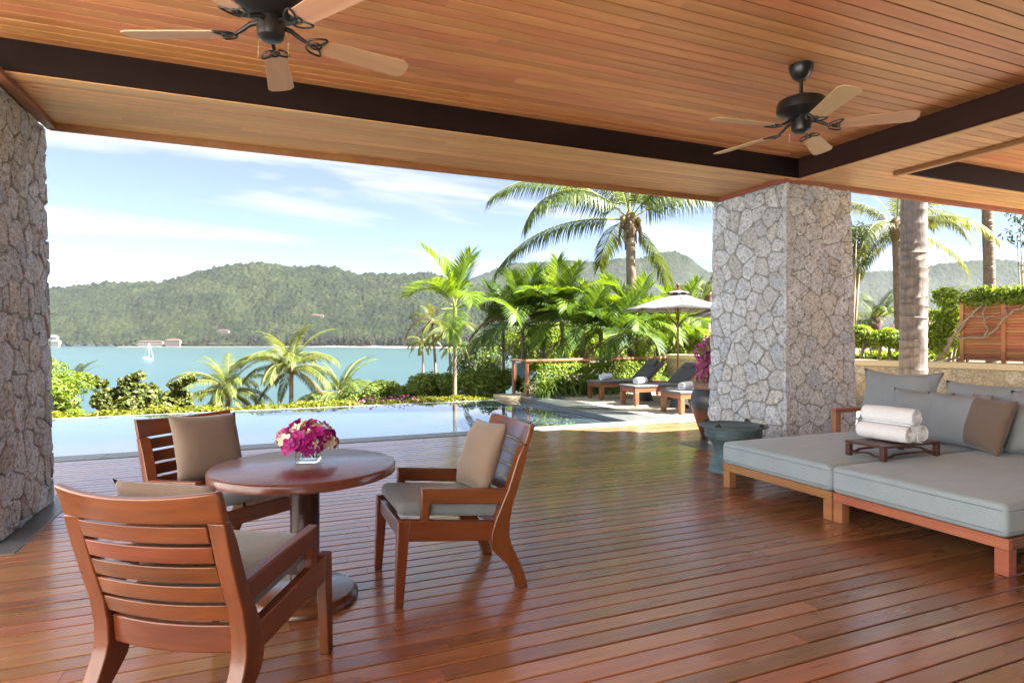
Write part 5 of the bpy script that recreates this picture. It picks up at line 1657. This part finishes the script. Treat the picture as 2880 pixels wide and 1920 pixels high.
for k, (px, py, d, n, s, mt, lb) in enumerate(AR):
    c = at(px, py + (26 if py < 930 else -12), d); s *= .88 if py < 930 else .95
    areca_palm(lb, (c.x + rnd.uniform(-.1, .1), c.y, ground_z(c.x, c.y) - .1), c, .05, n + 6, s, 300 + k, mt, shaft=.4, lv=[0, 0, 1, 1, 1, 2, 0, 2, 1, 3, 2, 1, 3, 2])
# -- dark casuarina behind them
c = at(1350, 985, 46); shrub('casuarina_tree', 'dark wispy tree on the slope left of the railing', 'tree', foot(c), (c.x, c.y, c.z - 1.2), (2.0, 1.6, 2.2), 30, .8, 5000, .32, .25, 'dark_leaf', 71, stem=.16)
c = at(1460, 930, 30); shrub('background_bush', 'dark bushes seen between the feathery palms', 'bush', foot(c), (c.x + 2.2, c.y, c.z - .8), (4.2, 1.5, .9), 40, .7, 9000, .20, .45, 'lime_leaf', 72, stem=.06)
c = at(1820, 950, 26); shrub('background_bush', 'light green bush behind the parasol pole', 'bush', foot(c), (c.x + 1.0, c.y, c.z - .6), (3.0, 1.2, .9), 34, .6, 7000, .18, .45, 'lime_leaf', 73, stem=.06)

# -- the big coconut palm by the parasol: leaves set one by one
c = at(1772, 632, 17.5); b = at(1783, 1040, 17.5)
base = Vector((b.x, b.y, ground_z(b.x, b.y) - .2))
big = thing('coconut_palm', 'tall coconut palm with long arching leaves left of the pillar', 'palm tree', base, group='tall palms by the terrace')
me, _ = trunk_mesh('trunk', base, c, .165, .125, 'trunk_brown', (0, 0), rings=44, flare=.05, seed=3, scar=.06)
link('trunk', me, big)
cc = Vector(c) - base
m_ = MB(); q = random.Random(8)
m_.lathe([(.12, -.42), (.17, -.25), (.20, -.05), (.18, .12), (.10, .35), (0, .45)], 12, cc)
for k in range(16):
    a = q.uniform(0, 6.28); l = q.uniform(.25, .5)
    p = cc + Vector((math.cos(a) * .15, math.sin(a) * .15, q.uniform(-.25, .12)))
    m_.tube([p, p + Vector((math.cos(a) * .12, math.sin(a) * .12, .02)), p + Vector((math.cos(a) * .18, math.sin(a) * .18, -l))], [.045, .05, .015], 5)
m_.build('leaf_sheath', 'fibre', big, smooth=0)
for k in range(9):
    a = q.uniform(0, 6.28)
    MB().lathe([(0, -.10), (.055, -.08), (.08, -.02), (.075, .05), (.045, .09), (0, .10)], 10).build('coconut', 'fruit', big, cc + Vector((math.cos(a) * .26, math.sin(a) * .26, q.uniform(-.05, .25))), smooth=0)
LEFT = 157.5
def hero(L_, e0, curve, az, side=0.0, hang=1.0, ll=.85, seed=0, nl=70, roll=0):
    me = frond_mesh('frond', L_, e0, curve, nl, ll, .042, hang, .45, 0, 500 + seed, 'coconut_leaf', side=side)
    o = link('frond', me, big, cc + Vector((0, 0, .12)), (R(roll), 0, R(az)))
hero(4.5, .74, 1.50, LEFT + 4, .05, 1.0, .85, 1)
hero(4.0, .66, 1.95, LEFT + 26, -.1, 1.3, .95, 2)
hero(4.4, .12, 1.15, LEFT - 10, .05, 1.0, .85, 3)
hero(4.1, .62, 1.25, -22.5 + 6, -.1, 1.3, .95, 4)
hero(3.6, .95, 1.9, -22.5 - 30, .1, 1.3, .85, 5)
hero(2.9, -.75, .80, -22.5 + 12, .1, .6, .70, 6)
hero(3.8, 1.35, 1.2, LEFT - 40, .2, .8, .8, 7)
hero(3.8, 1.30, 1.4, 60, -.2, .8, .8, 8)
hero(3.7, 1.15, 1.7, 100, .2, 1.0, .8, 9)
hero(3.7, 1.05, 1.8, -90, .1, 1.0, .8, 10)
hero(3.8, 1.2, 1.6, 10, .1, 1.0, .8, 11)
hero(3.8, 1.25, 1.5, LEFT + 50, .1, 1.0, .8, 12)
hero(3.3, .2, 1.3, 75, .1, 1.0, .8, 13)

# -- small coconut crown seen right of the parasol
palm_at('coconut palm crown showing between the parasol and the pillar', 1990, 830, 30, 14, .62, 81, 'coconut_leaf', lv=[0, 1, 1, 2, 2], nuts=False, group='tall palms by the terrace')

# -- bed along the railing: strap-leaved lilies in front, clipped hedge behind
def lily(label, p, n, L_, seed):
    q = np.random.default_rng(seed)
    V = []; F = []
    for k in range(n):
        a = q.uniform(0, 6.28); l = L_ * q.uniform(.6, 1.15); el = q.uniform(.7, 1.45)
        ca, sa = math.cos(a), math.sin(a); w = .024 * q.uniform(.8, 1.4)
        x = z = 0; e = el; n0 = len(V); ns = 6
        for i in range(ns):
            ww = w * (1 - (i / (ns - 1)) ** 2 * .95)
            for sg_ in (-1, 1): V.append((ca * x - sa * ww * sg_, sa * x + ca * ww * sg_, z))
            x += math.cos(e) * l / (ns - 1); z += math.sin(e) * l / (ns - 1); e -= q.uniform(.35, .60)
        for i in range(ns - 1): F.append((n0 + 2 * i, n0 + 2 * i + 1, n0 + 2 * i + 3, n0 + 2 * i + 2))
    o = link('lily_clump', mesh_from('lily_clump', V, F, 'lily_leaf', 0), None, p)
    tag(o, label, 'lily', 'strap leaved lilies along the terrace')
    return o
LB = ['clump of strap leaved lilies right beside the railing post', 'second clump of strap leaved lilies from the railing post', 'third clump of strap leaved lilies from the railing post', 'clump of strap leaved lilies just left of the farthest lounger', 'clump of strap leaved lilies behind the foot of the farthest lounger', 'clump of strap leaved lilies behind the towel on the farthest lounger', 'clump of strap leaved lilies behind the backrest of the farthest lounger', 'clump of strap leaved lilies at the foot of the parasol pole']
for k in range(8):
    f = (k + .35) / 8
    p = Vector((6.05, 12.78)).lerp(Vector((10.0, 13.45)), f)
    lily(LB[k], (p.x, p.y, -.02), 130, .95, 900 + k)
strip('hedge', 'clipped green hedge along the railing behind the lilies', 'hedge', (5.95, 13.10), (10.1, 13.72), .34, -.1, .68, 12000, .075, .6, 'hedge_leaf', 7, wob=.02)
# clipped hedge on the wall behind the parasol, and its continuation on the right
def hedge_row(label, p0, p1, w, z0, z1, n, seed, mat='hedge_leaf', size=.09, stems=6):
    t = thing('hedge', label, 'hedge', (p0[0], p0[1], 0))
    q = np.random.default_rng(seed); qq = random.Random(seed)
    l = math.hypot(p1[0] - p0[0], p1[1] - p0[1])
    lumps = []
    for k in range(int(l * 7)):
        f = qq.random()
        lumps.append(((p1[0] - p0[0]) * f + qq.uniform(-w, w) * .4, (p1[1] - p0[1]) * f + qq.uniform(-w, w) * .4, qq.uniform(z0 + .16, z1 - .14), .24, .24, .18))
    leafy('crown', lumps, n, size, .55, mat, seed, t)
    m_ = MB()
    for k in range(stems):
        f = (k + .5) / stems; x, y_ = (p1[0] - p0[0]) * f, (p1[1] - p0[1]) * f
        m_.tube([(x, y_, .0), (x + qq.uniform(-.1, .1), y_ + qq.uniform(-.1, .1), z0 * .6), (x + qq.uniform(-.2, .2), y_ + qq.uniform(-.2, .2), z0 + .25)], [.035, .03, .02], 6)
        m_.tube([(x, y_, z0 * .5), (x + qq.uniform(-.3, .3), y_ + qq.uniform(-.3, .3), z0 + .2)], [.022, .014], 5)
    m_.build('stems', 'branch', t, smooth=0)
    return t
c0 = at(1885, 970, 18.2); c1 = at(2090, 970, 17.0)
hedge_row('clipped hedge on bare stems behind the parasol and the clay jar', (c0.x, c0.y), (c1.x, c1.y), .8, .95, 1.62, 6500, 61)
c0 = at(2385, 950, 13.6); c1 = at(2700, 950, 12.6)
hedge_row('clipped hedge on crooked stems behind the palm trunk and garden wall', (c0.x, c0.y), (c1.x, c1.y), .7, 1.10, 1.66, 8500, 62)
strip('bougainvillea', 'small pink flowers on top of the hedge by the palm trunk', 'flowers', (c0.x, c0.y), (c1.x, c1.y), .5, 1.62, 1.70, 28, .055, .9, 'magenta_petal', 9, kind='stuff')
strip('ground_plants', 'yellow green plants under the hedge behind the garden wall', 'ground plants', (c0.x + .5, c0.y + 1.2), (c1.x + .8, c1.y + 1.0), 1.2, .2, .95, 2600, .22, .25, 'lime_leaf', 10, kind='stuff')

# bougainvillea standing in the clay jar
t = thing('bougainvillea', 'pink flowering bougainvillea growing in the clay jar', 'flowers', (JX, JY, .70))
lumps = [(-.05, 0, .30, .16, .16, .14), (-.02, .05, .46, .17, .17, .14), (.05, .0, .60, .15, .15, .12), (-.10, -.02, .16, .12, .12, .10), (.10, .05, .35, .15, .15, .15)]
leafy('blossoms', lumps, 620, .050, .9, 'magenta_petal', 91, t, shell=.7)
leafy('leaves', [(0, 0, .05, .20, .20, .07), (0, 0, .40, .14, .14, .25)], 260, .075, .5, 'lily_leaf', 92, t)
m_ = MB()
for l in lumps: m_.tube([(0, 0, -.0), (l[0] * .5, l[1] * .5, l[2] * .5), l[:3]], [.012, .009, .005], 5)
m_.build('stems', 'branch', t, smooth=0)

# -- right side: trunks and palms beyond the garden wall
def scarred_trunk(label, base, top, r0, r1, seed, flare=.06, step=.19, mat='trunk_grey', crown_n=0, scale=1.0, cmat='coconut_leaf_gold', lv=None, group='tall palms by the terrace', seg=28):
    """smooth palm trunk whose old leaf scars stand out as torn rings"""
    base, top = Vector(base), Vector(top)
    t = thing('coconut_palm', label, 'palm tree', base, group=group)
    q = random.Random(seed); qn = np.random.default_rng(seed)
    h = (top - base).length
    m_ = MB(); V = []; F = []
    zs_ = []; z = 0
    k = 0
    while z < h:
        st = step * q.uniform(.75, 1.2)
        zs_ += [(z, 1.0), (z + st * .55, 1.004), (z + st * .90, 1.03), (z + st * .985, 1.05)]
        z += st
    for (z, g) in zs_:
        f = min(1, z / h); c_ = base.lerp(top, f) - base
        r_ = (r0 + (r1 - r0) * f + flare * max(0, 1 - z / .55) ** 2) * g
        ph = q.uniform(0, 6.28)
        for j in range(seg):
            a = 2 * PI * j / seg
            rag = (g - 1) * .9 * max(0, math.sin(a * 1.0 + ph)) * r_ + .004 * math.sin(5 * a + z * 3)
            tilt = .03 * math.cos(a + ph) * (g > 1.02)
            V.append((c_.x + (r_ + rag) * math.cos(a), c_.y + (r_ + rag) * math.sin(a), c_.z + tilt))
    n = len(zs_)
    for i in range(n - 1):
        for j in range(seg):
            j2 = (j + 1) % seg
            F.append((i * seg + j, i * seg + j2, (i + 1) * seg + j2, (i + 1) * seg + j))
    link('trunk', mesh_from('trunk', V, F, mat, 45), t)
    if crown_n:
        cc_ = top - base
        MB().lathe([(r1 * 1.0, -.45), (r1 * 1.5, -.2), (r1 * 1.8, 0), (r1 * 1.2, .25), (0, .4)], 10, cc_).build('leaf_sheath', 'fibre', t, smooth=0)
        crown(t, coco_set(cmat), crown_n, cc_, scale, seed, lv)
    return t
p0 = at(2568, 1100, 10.0)
scarred_trunk('thick pale palm trunk rising through the daybeds view, before the garden wall', (p0.x, p0.y, -.05), (p0.x + .05, p0.y, 7.5), .200, .176, 5, flare=.10, step=.165, crown_n=14, scale=1.1, lv=[0, 1, 1, 2])
p0 = at(2520, 640, 20.0); b0 = at(2536, 1000, 20.0)
scarred_trunk('slim palm with yellow backlit crown just left of the thick trunk', (b0.x, b0.y, -.4), (p0.x, p0.y, p0.z), .15, .125, 6, flare=.05, step=.12, mat='trunk_brown', crown_n=18, scale=.80, lv=[0, 1, 1, 2, 2, 3], seg=16)
p0 = at(2772, 560, 22.0); b0 = at(2792, 1000, 22.0)
scarred_trunk('slim bare palm trunk over the wooden screen at the right', (b0.x, b0.y, -.4), (p0.x, p0.y, p0.z + 1.6), .19, .16, 7, flare=.04, step=.12, mat='trunk_brown', crown_n=14, scale=.9, lv=[1, 0, 1], seg=16)
palm_at('low coconut palm between the pillar and the thick palm trunk', 2462, 905, 24, 15, .55, 82, 'coconut_leaf', lv=[0, 0, 1, 1, 2], nuts=False, group='tall palms by the terrace')
palm_at('low coconut palm peeping out right of the thick palm trunk', 2645, 895, 26, 15, .55, 83, 'coconut_leaf', lv=[0, 1, 1, 2, 2], nuts=False, group='tall palms by the terrace')
c = at(2395, 700, 19); shrub('small_tree', 'small leafy tree top behind the right edge of the pillar', 'tree', (c.x, c.y, -.3), (c.x - .1, c.y, c.z), (.55, .5, .75), 16, .32, 1500, .12, .35, 'dark_leaf', 85, stem=.06)
c = at(2890, 660, 11); shrub('small_tree', 'leafy twigs coming in at the right edge of the picture', 'tree', (c.x, c.y, -.3), (c.x + .35, c.y, c.z), (.40, .4, .7), 9, .22, 420, .11, .35, 'dark_leaf', 86, stem=.03)
c = at(2700, 900, 24); shrub('background_bush', 'sunlit bushes behind the thick palm trunk and the screen', 'bush', foot(c), (c.x, c.y, c.z - .7), (5.0, 1.2, .5), 40, .5, 8000, .17, .45, 'lime_leaf', 87, stem=.05)

# -- timber screen on the garden wall with a creeper over it
scr = thing('timber_screen', 'orange brown slatted timber screen above the garden wall', 'screen', (12.28, 7.15, .9))
SY = [7.30, 6.62, 5.94, 5.26, 4.58]
def sx_(y): return 12.22 + (7.30 - y) * .04
for k, yy in enumerate(SY):
    bx('post', sx_(yy) - 12.28 - .04, sx_(yy) - 12.28 + .03, yy - 7.15 - .035, yy - 7.15 + .035, .012, 1.13, 'screen_wood', scr, bev=.004)
proto = None
for k in range(len(SY) - 1):
    ya, yb = SY[k] - .037, SY[k + 1] + .037
    for i in range(19):
        z = .075 + i * .056
        xm = sx_((ya + yb) / 2)
        o = MB().prism([(-.022, -.013), (-.022, .013), (-.010, .0275), (.012, .0275), (.012, -.0275), (-.010, -.0275)], -(ya - yb) / 2, (ya - yb) / 2, 'y').build('slat', 'screen_wood', scr, (xm - 12.28, (ya + yb) / 2 - 7.15, z), (0, 0, math.atan2(-.04, 1) * -1))
bx('top_rail', -.05, .05, -2.6, .2, 1.132, 1.165, 'screen_wood', scr)
vine = thing('creeper', 'woody creeper sprawling over the timber screen at the right', 'creeper', (12.2, 7.2, .9))
vq = random.Random(77); m_ = MB()
def branch(pts, r0, r1):
    n = len(pts); P = []
    for i in range(n - 1):
        for k in range(4):
            f = k / 4
            a = Vector(pts[i]).lerp(Vector(pts[i + 1]), f)
            P.append(a + Vector((vq.uniform(-.02, .02), vq.uniform(-.02, .02), vq.uniform(-.02, .02))))
    P.append(Vector(pts[-1]))
    m_.tube(P, [r0 + (r1 - r0) * i / (len(P) - 1) for i in range(len(P))], 7)
def vp(px, py, xo=-.10):
    """point on the screen's front face behind a photo pixel"""
    p = at(px, py, 1.0); s = (12.22 + xo) / p.x
    q_ = Vector((p.x * s, p.y * s, CH + (p.z - CH) * s)); return q_ - Vector((12.2, 7.2, .9))
branch([vp(2622, 1022), vp(2660, 990), vp(2680, 945), vp(2715, 900), vp(2765, 855)], .036, .018)
branch([vp(2655, 985), vp(2695, 930), vp(2725, 890), vp(2790, 890), vp(2830, 893)], .028, .011)
branch([vp(2670, 952), vp(2720, 948), vp(2770, 948), vp(2800, 930), vp(2815, 905), vp(2850, 875), vp(2900, 855)], .022, .017)
branch([vp(2770, 948), vp(2782, 925), vp(2762, 890), vp(2772, 855)], .016, .010)
branch([vp(2610, 1020), vp(2650, 1018), vp(2690, 1005)], .035, .02)
branch([vp(2835, 893), vp(2828, 865), vp(2825, 850)], .014, .01)
m_.build('branches', 'branch', vine, smooth=0)
lumps = []
for k in range(34):
    px = vq.uniform(2650, 2960); py = 838 + vq.uniform(-14, 14) - (px - 2700) * .03
    p = vp(px, py, .05); lumps.append((p.x, p.y, p.z, .20, .20, .13))
for k in range(14):
    px = vq.uniform(2635, 2690); py = vq.uniform(865, 985)
    p = vp(px, py, .15); lumps.append((p.x, p.y, p.z, .17, .17, .15))
leafy('leaves', lumps, 7500, .085, .5, 'hedge_leaf', 78, vine)

# ================================================================== THE FAR SHORE
def sea_pt(px, py):
    d = (CH - SEA) * CF / (py - CHY); return at(px, py, d)
# beach: a thin rising wedge of sand at the foot of the hills
V = []; F = []
bp = list(range(330, 1500, 30))
for i, px in enumerate(bp):
    w = 14 if px > 400 else 5
    dd = 1985 - max(0, px - 760) * .55
    a, b = at(px, 0, dd), at(px, 0, dd + w + 40)
    V += [(a.x, a.y, SEA + .2), (b.x, b.y, SEA + 4.0)]
for i in range(len(bp) - 1): F.append((2 * i, 2 * i + 2, 2 * i + 3, 2 * i + 1))
struct(link('beach', mesh_from('beach', V, F, 'sand', 0)))
# belt of casuarinas behind the beach: one wood
q = np.random.default_rng(33)
V = []; F = []
ico = bmesh.new(); bmesh.ops.create_icosphere(ico, subdivisions=2, radius=1.0)
iv = np.array([v.co[:] for v in ico.verts]); ifc = np.array([[v.index for v in f.verts] for f in ico.faces]); ico.free()
def crown_blobs(name, spots, mat):
    VV = []; FF = []; n0 = 0
    for (x, y_, z, rx, rz) in spots:
        j = 1 + q.normal(0, .16, (len(iv), 1))
        v = iv * j * np.array([rx, rx, rz]) + np.array([x, y_, z])
        VV.append(v); FF.append(ifc + n0); n0 += len(iv)
    return link(name, fast_mesh(name, np.concatenate(VV), np.concatenate(FF), mat))
spots = []
for k in range(520):
    px = q.uniform(520, 1480); d = 2010 + q.uniform(0, 150) - max(0, px - 760) * .5
    p = at(px, 0, d); h = q.uniform(20, 33) * (1 if px > 560 else .6)
    for j in range(3):
        spots.append((p.x + q.uniform(-4, 4), p.y + q.uniform(-4, 4), SEA + 2 + h * (.35 + .25 * j), q.uniform(5, 8) * (1 - .2 * j), h * .26))
o = crown_blobs('casuarina_belt', spots, 'casuarina'); tag(o, 'belt of grey green trees along the far beach', 'woodland', kind='stuff')
spots = []
for k in range(420):
    px = q.uniform(60, 640); d = 2012 + q.uniform(0, 120); p = at(px, 0, d); h = q.uniform(8, 15)
    spots.append((p.x, p.y, SEA + 4 + (d - 2012) * .22 + h * .5, q.uniform(6, 10), h * .7))
o = crown_blobs('shore_trees', spots, 'forest'); tag(o, 'dark broad trees along the far rocky shore', 'woodland', kind='stuff')

def house(label, px, d, z0, w, dep, h, wall, roof, floors, cols, rh=3.0, yaw=0):
    p = at(px, 0, d)
    t = thing('house', label, 'building', (p.x, p.y, z0), -CA + R(yaw), group='buildings on the far shore')
    MB().box(-w / 2, w / 2, -dep / 2, dep / 2, -6, h).build('wall', wall, t)
    e = .6
    MB().add([(-w / 2 - e, -dep / 2 - e, h), (w / 2 + e, -dep / 2 - e, h), (w / 2 + e, dep / 2 + e, h), (-w / 2 - e, dep / 2 + e, h), (-w / 2 + dep * .4, 0, h + rh), (w / 2 - dep * .4, 0, h + rh)],
             [(0, 3, 2, 1), (0, 1, 5, 4), (1, 2, 5), (2, 3, 4, 5), (3, 0, 4)]).build('roof', roof, t)
    for f in range(floors):
        for c_ in range(cols):
            x0 = -w / 2 + (c_ + .2) * w / cols; x1 = x0 + .6 * w / cols
            z = h / floors * (f + .25)
            MB().box(x0, x1, -dep / 2 - .12, -dep / 2 - .02, z, z + h / floors * .5).build('window', 'window_dark', t)
    return t
house('dark roofed villa at the left end of the far shore', 158, 2000, SEA + 3, 26, 14, 14, 'house_wall', 'house_roof_grey', 2, 5, 7)
house('second dark roofed villa above the left end of the far shore', 150, 2030, SEA + 22, 30, 14, 9, 'house_wall', 'house_roof_grey', 1, 5, 8)
house('long low cream building behind the sailing boat mast', 425, 2003, SEA + 3, 80, 14, 14, 'house_wall', 'house_roof', 2, 12, 4)
house('pinkish building right of the sailing boat mast', 488, 2000, SEA + 3, 48, 16, 17, 'house_pink', 'house_roof', 2, 8, 7)
house('tall pink block among the trees behind the far beach', 628, 2070, 2, 40, 16, 24, 'house_pink', 'house_roof', 5, 6, 4)
house('red roofed house half way up the far hill', 893, 2260, 76, 46, 14, 8, 'house_wall', 'house_roof', 1, 6, 6)
# bare orange earth on the slope
p = at(455, 0, 2150)
pl = [(-24, 2), (-22, 9), (-15, 17), (-9, 16), (-3, 24), (5, 22), (10, 15), (17, 12), (24, 6), (33, 1)]
V = [(a, b * 2.6, b) for a, b in pl] + [(a * .9, -6, -3) for a, b in pl]
n = len(pl)
me = mesh_from('earth_bank', V, [(i, n + i, n + i + 1, i + 1) for i in range(n - 1)], 'earth_cut', 0)
struct(link('earth_bank', me, None, (p.x, p.y, 26), (0, 0, -CA)))
# stalls and boats on the beach
for k, (px, mt, lb) in enumerate(((1030, 'house_roof', 'red awning on the far beach'), (1052, 'house_wall', 'pale awning on the far beach, left of the blue one'), (1068, 'sea_water', 'blue awning on the far beach'))):
    d = 1985 - max(0, px - 760) * .55 + 16; p = at(px, 0, d)
    t = thing('beach_awning', lb, 'awning', (p.x, p.y, SEA + 1.5), -CA, group='awnings on the far beach')
    MB().add([(-9, -4, 3.2), (9, -4, 3.2), (9, 4, 3.2), (-9, 4, 3.2), (-7, 0, 5), (7, 0, 5)], [(0, 1, 5, 4), (1, 2, 5), (2, 3, 4, 5), (3, 0, 4), (0, 3, 2, 1)]).build('roof', mt, t)
    for sx in (-8, 0, 8):
        MB().tube([(sx, -3.4, -1.5), (sx, -3.4, 3.2)], .25, 6).build('post', 'white_paint', t)

# sailing boat in the bay
p = sea_pt(417, 1012)
sb = thing('sailing_boat', 'white sailing boat with bare mast at anchor in the bay', 'boat', (p.x, p.y, SEA), -CA)
sb.scale = (.88, .88, .88)
st = [(-8.0, 1.9, 1.7), (-6.5, 2.3, 1.6), (-2, 2.5, 1.6), (3, 2.2, 1.75), (6.2, 1.2, 2.0), (8.2, .08, 2.25)]
V = []; F = []
for (x, w, h_) in st:
    V += [(x, -w, h_), (x, -w * .75, -.3), (x, w * .75, -.3), (x, w, h_)]
for i in range(len(st) - 1):
    for k in range(3): F.append((i * 4 + k, i * 4 + 4 + k, i * 4 + 5 + k, i * 4 + 1 + k))
    F.append((i * 4 + 3, i * 4 + 7, i * 4 + 4, i * 4))
F.append((0, 1, 2, 3))
mesh_ = mesh_from('hull', V, F, 'white_paint', 30); link('hull', mesh_, sb)
MB().prism([(-5.5, 1.62), (4.0, 1.62), (2.6, 2.7), (-4.8, 2.9)], -1.4, 1.4, 'y').build('cabin', 'white_paint', sb)
MB().box(-4.2, 2.4, -1.43, -1.405, 2.0, 2.35).build('cabin_window', 'window_dark', sb)
MB().box(-7.6, -3.8, -1.9, 1.9, 4.0, 4.15).build('sun_awning', 'white_paint', sb)
for sx in (-7.4, -4.0):
    MB().tube([(sx, -1.7, 1.6), (sx, -1.7, 4.0)], .06, 6).build('awning_post', 'white_paint', sb)
MB().tube([(1.4, 0, 1.6), (1.6, 0, 25.5)], [.28, .20], 8).build('mast', 'white_paint', sb, smooth=0)
MB().tube([(1.5, 0, 4.4), (-6.0, 0, 4.3)], .32, 8).build('boom', 'white_paint', sb, smooth=0)
MB().tube([(8.0, 0, 2.3), (1.6, 0, 24.5)], .22, 6).build('furled_jib', 'white_paint', sb, smooth=0)
MB().tube([(-7.9, 0, 1.8), (1.6, 0, 25.0)], .07, 5).build('backstay', 'white_paint', sb, smooth=0)

# ================================================================== AIR
o = MB().box(-7600, 7600, -7600, 7600, SEA - 6, 480).build('haze', None)
hm = bpy.data.materials.new('haze'); hm.use_nodes = True
hm.node_tree.nodes.clear()
ho = hm.node_tree.nodes.new('ShaderNodeOutputMaterial')
pv = hm.node_tree.nodes.new('ShaderNodeVolumePrincipled')
pv.inputs['Color'].default_value = (0.86, 0.92, 1.0, 1)
pv.inputs['Density'].default_value = 0.000022
hm.node_tree.links.new(pv.outputs[0], ho.inputs['Volume'])
o.data.materials.append(hm)
o['kind'] = 'stuff'
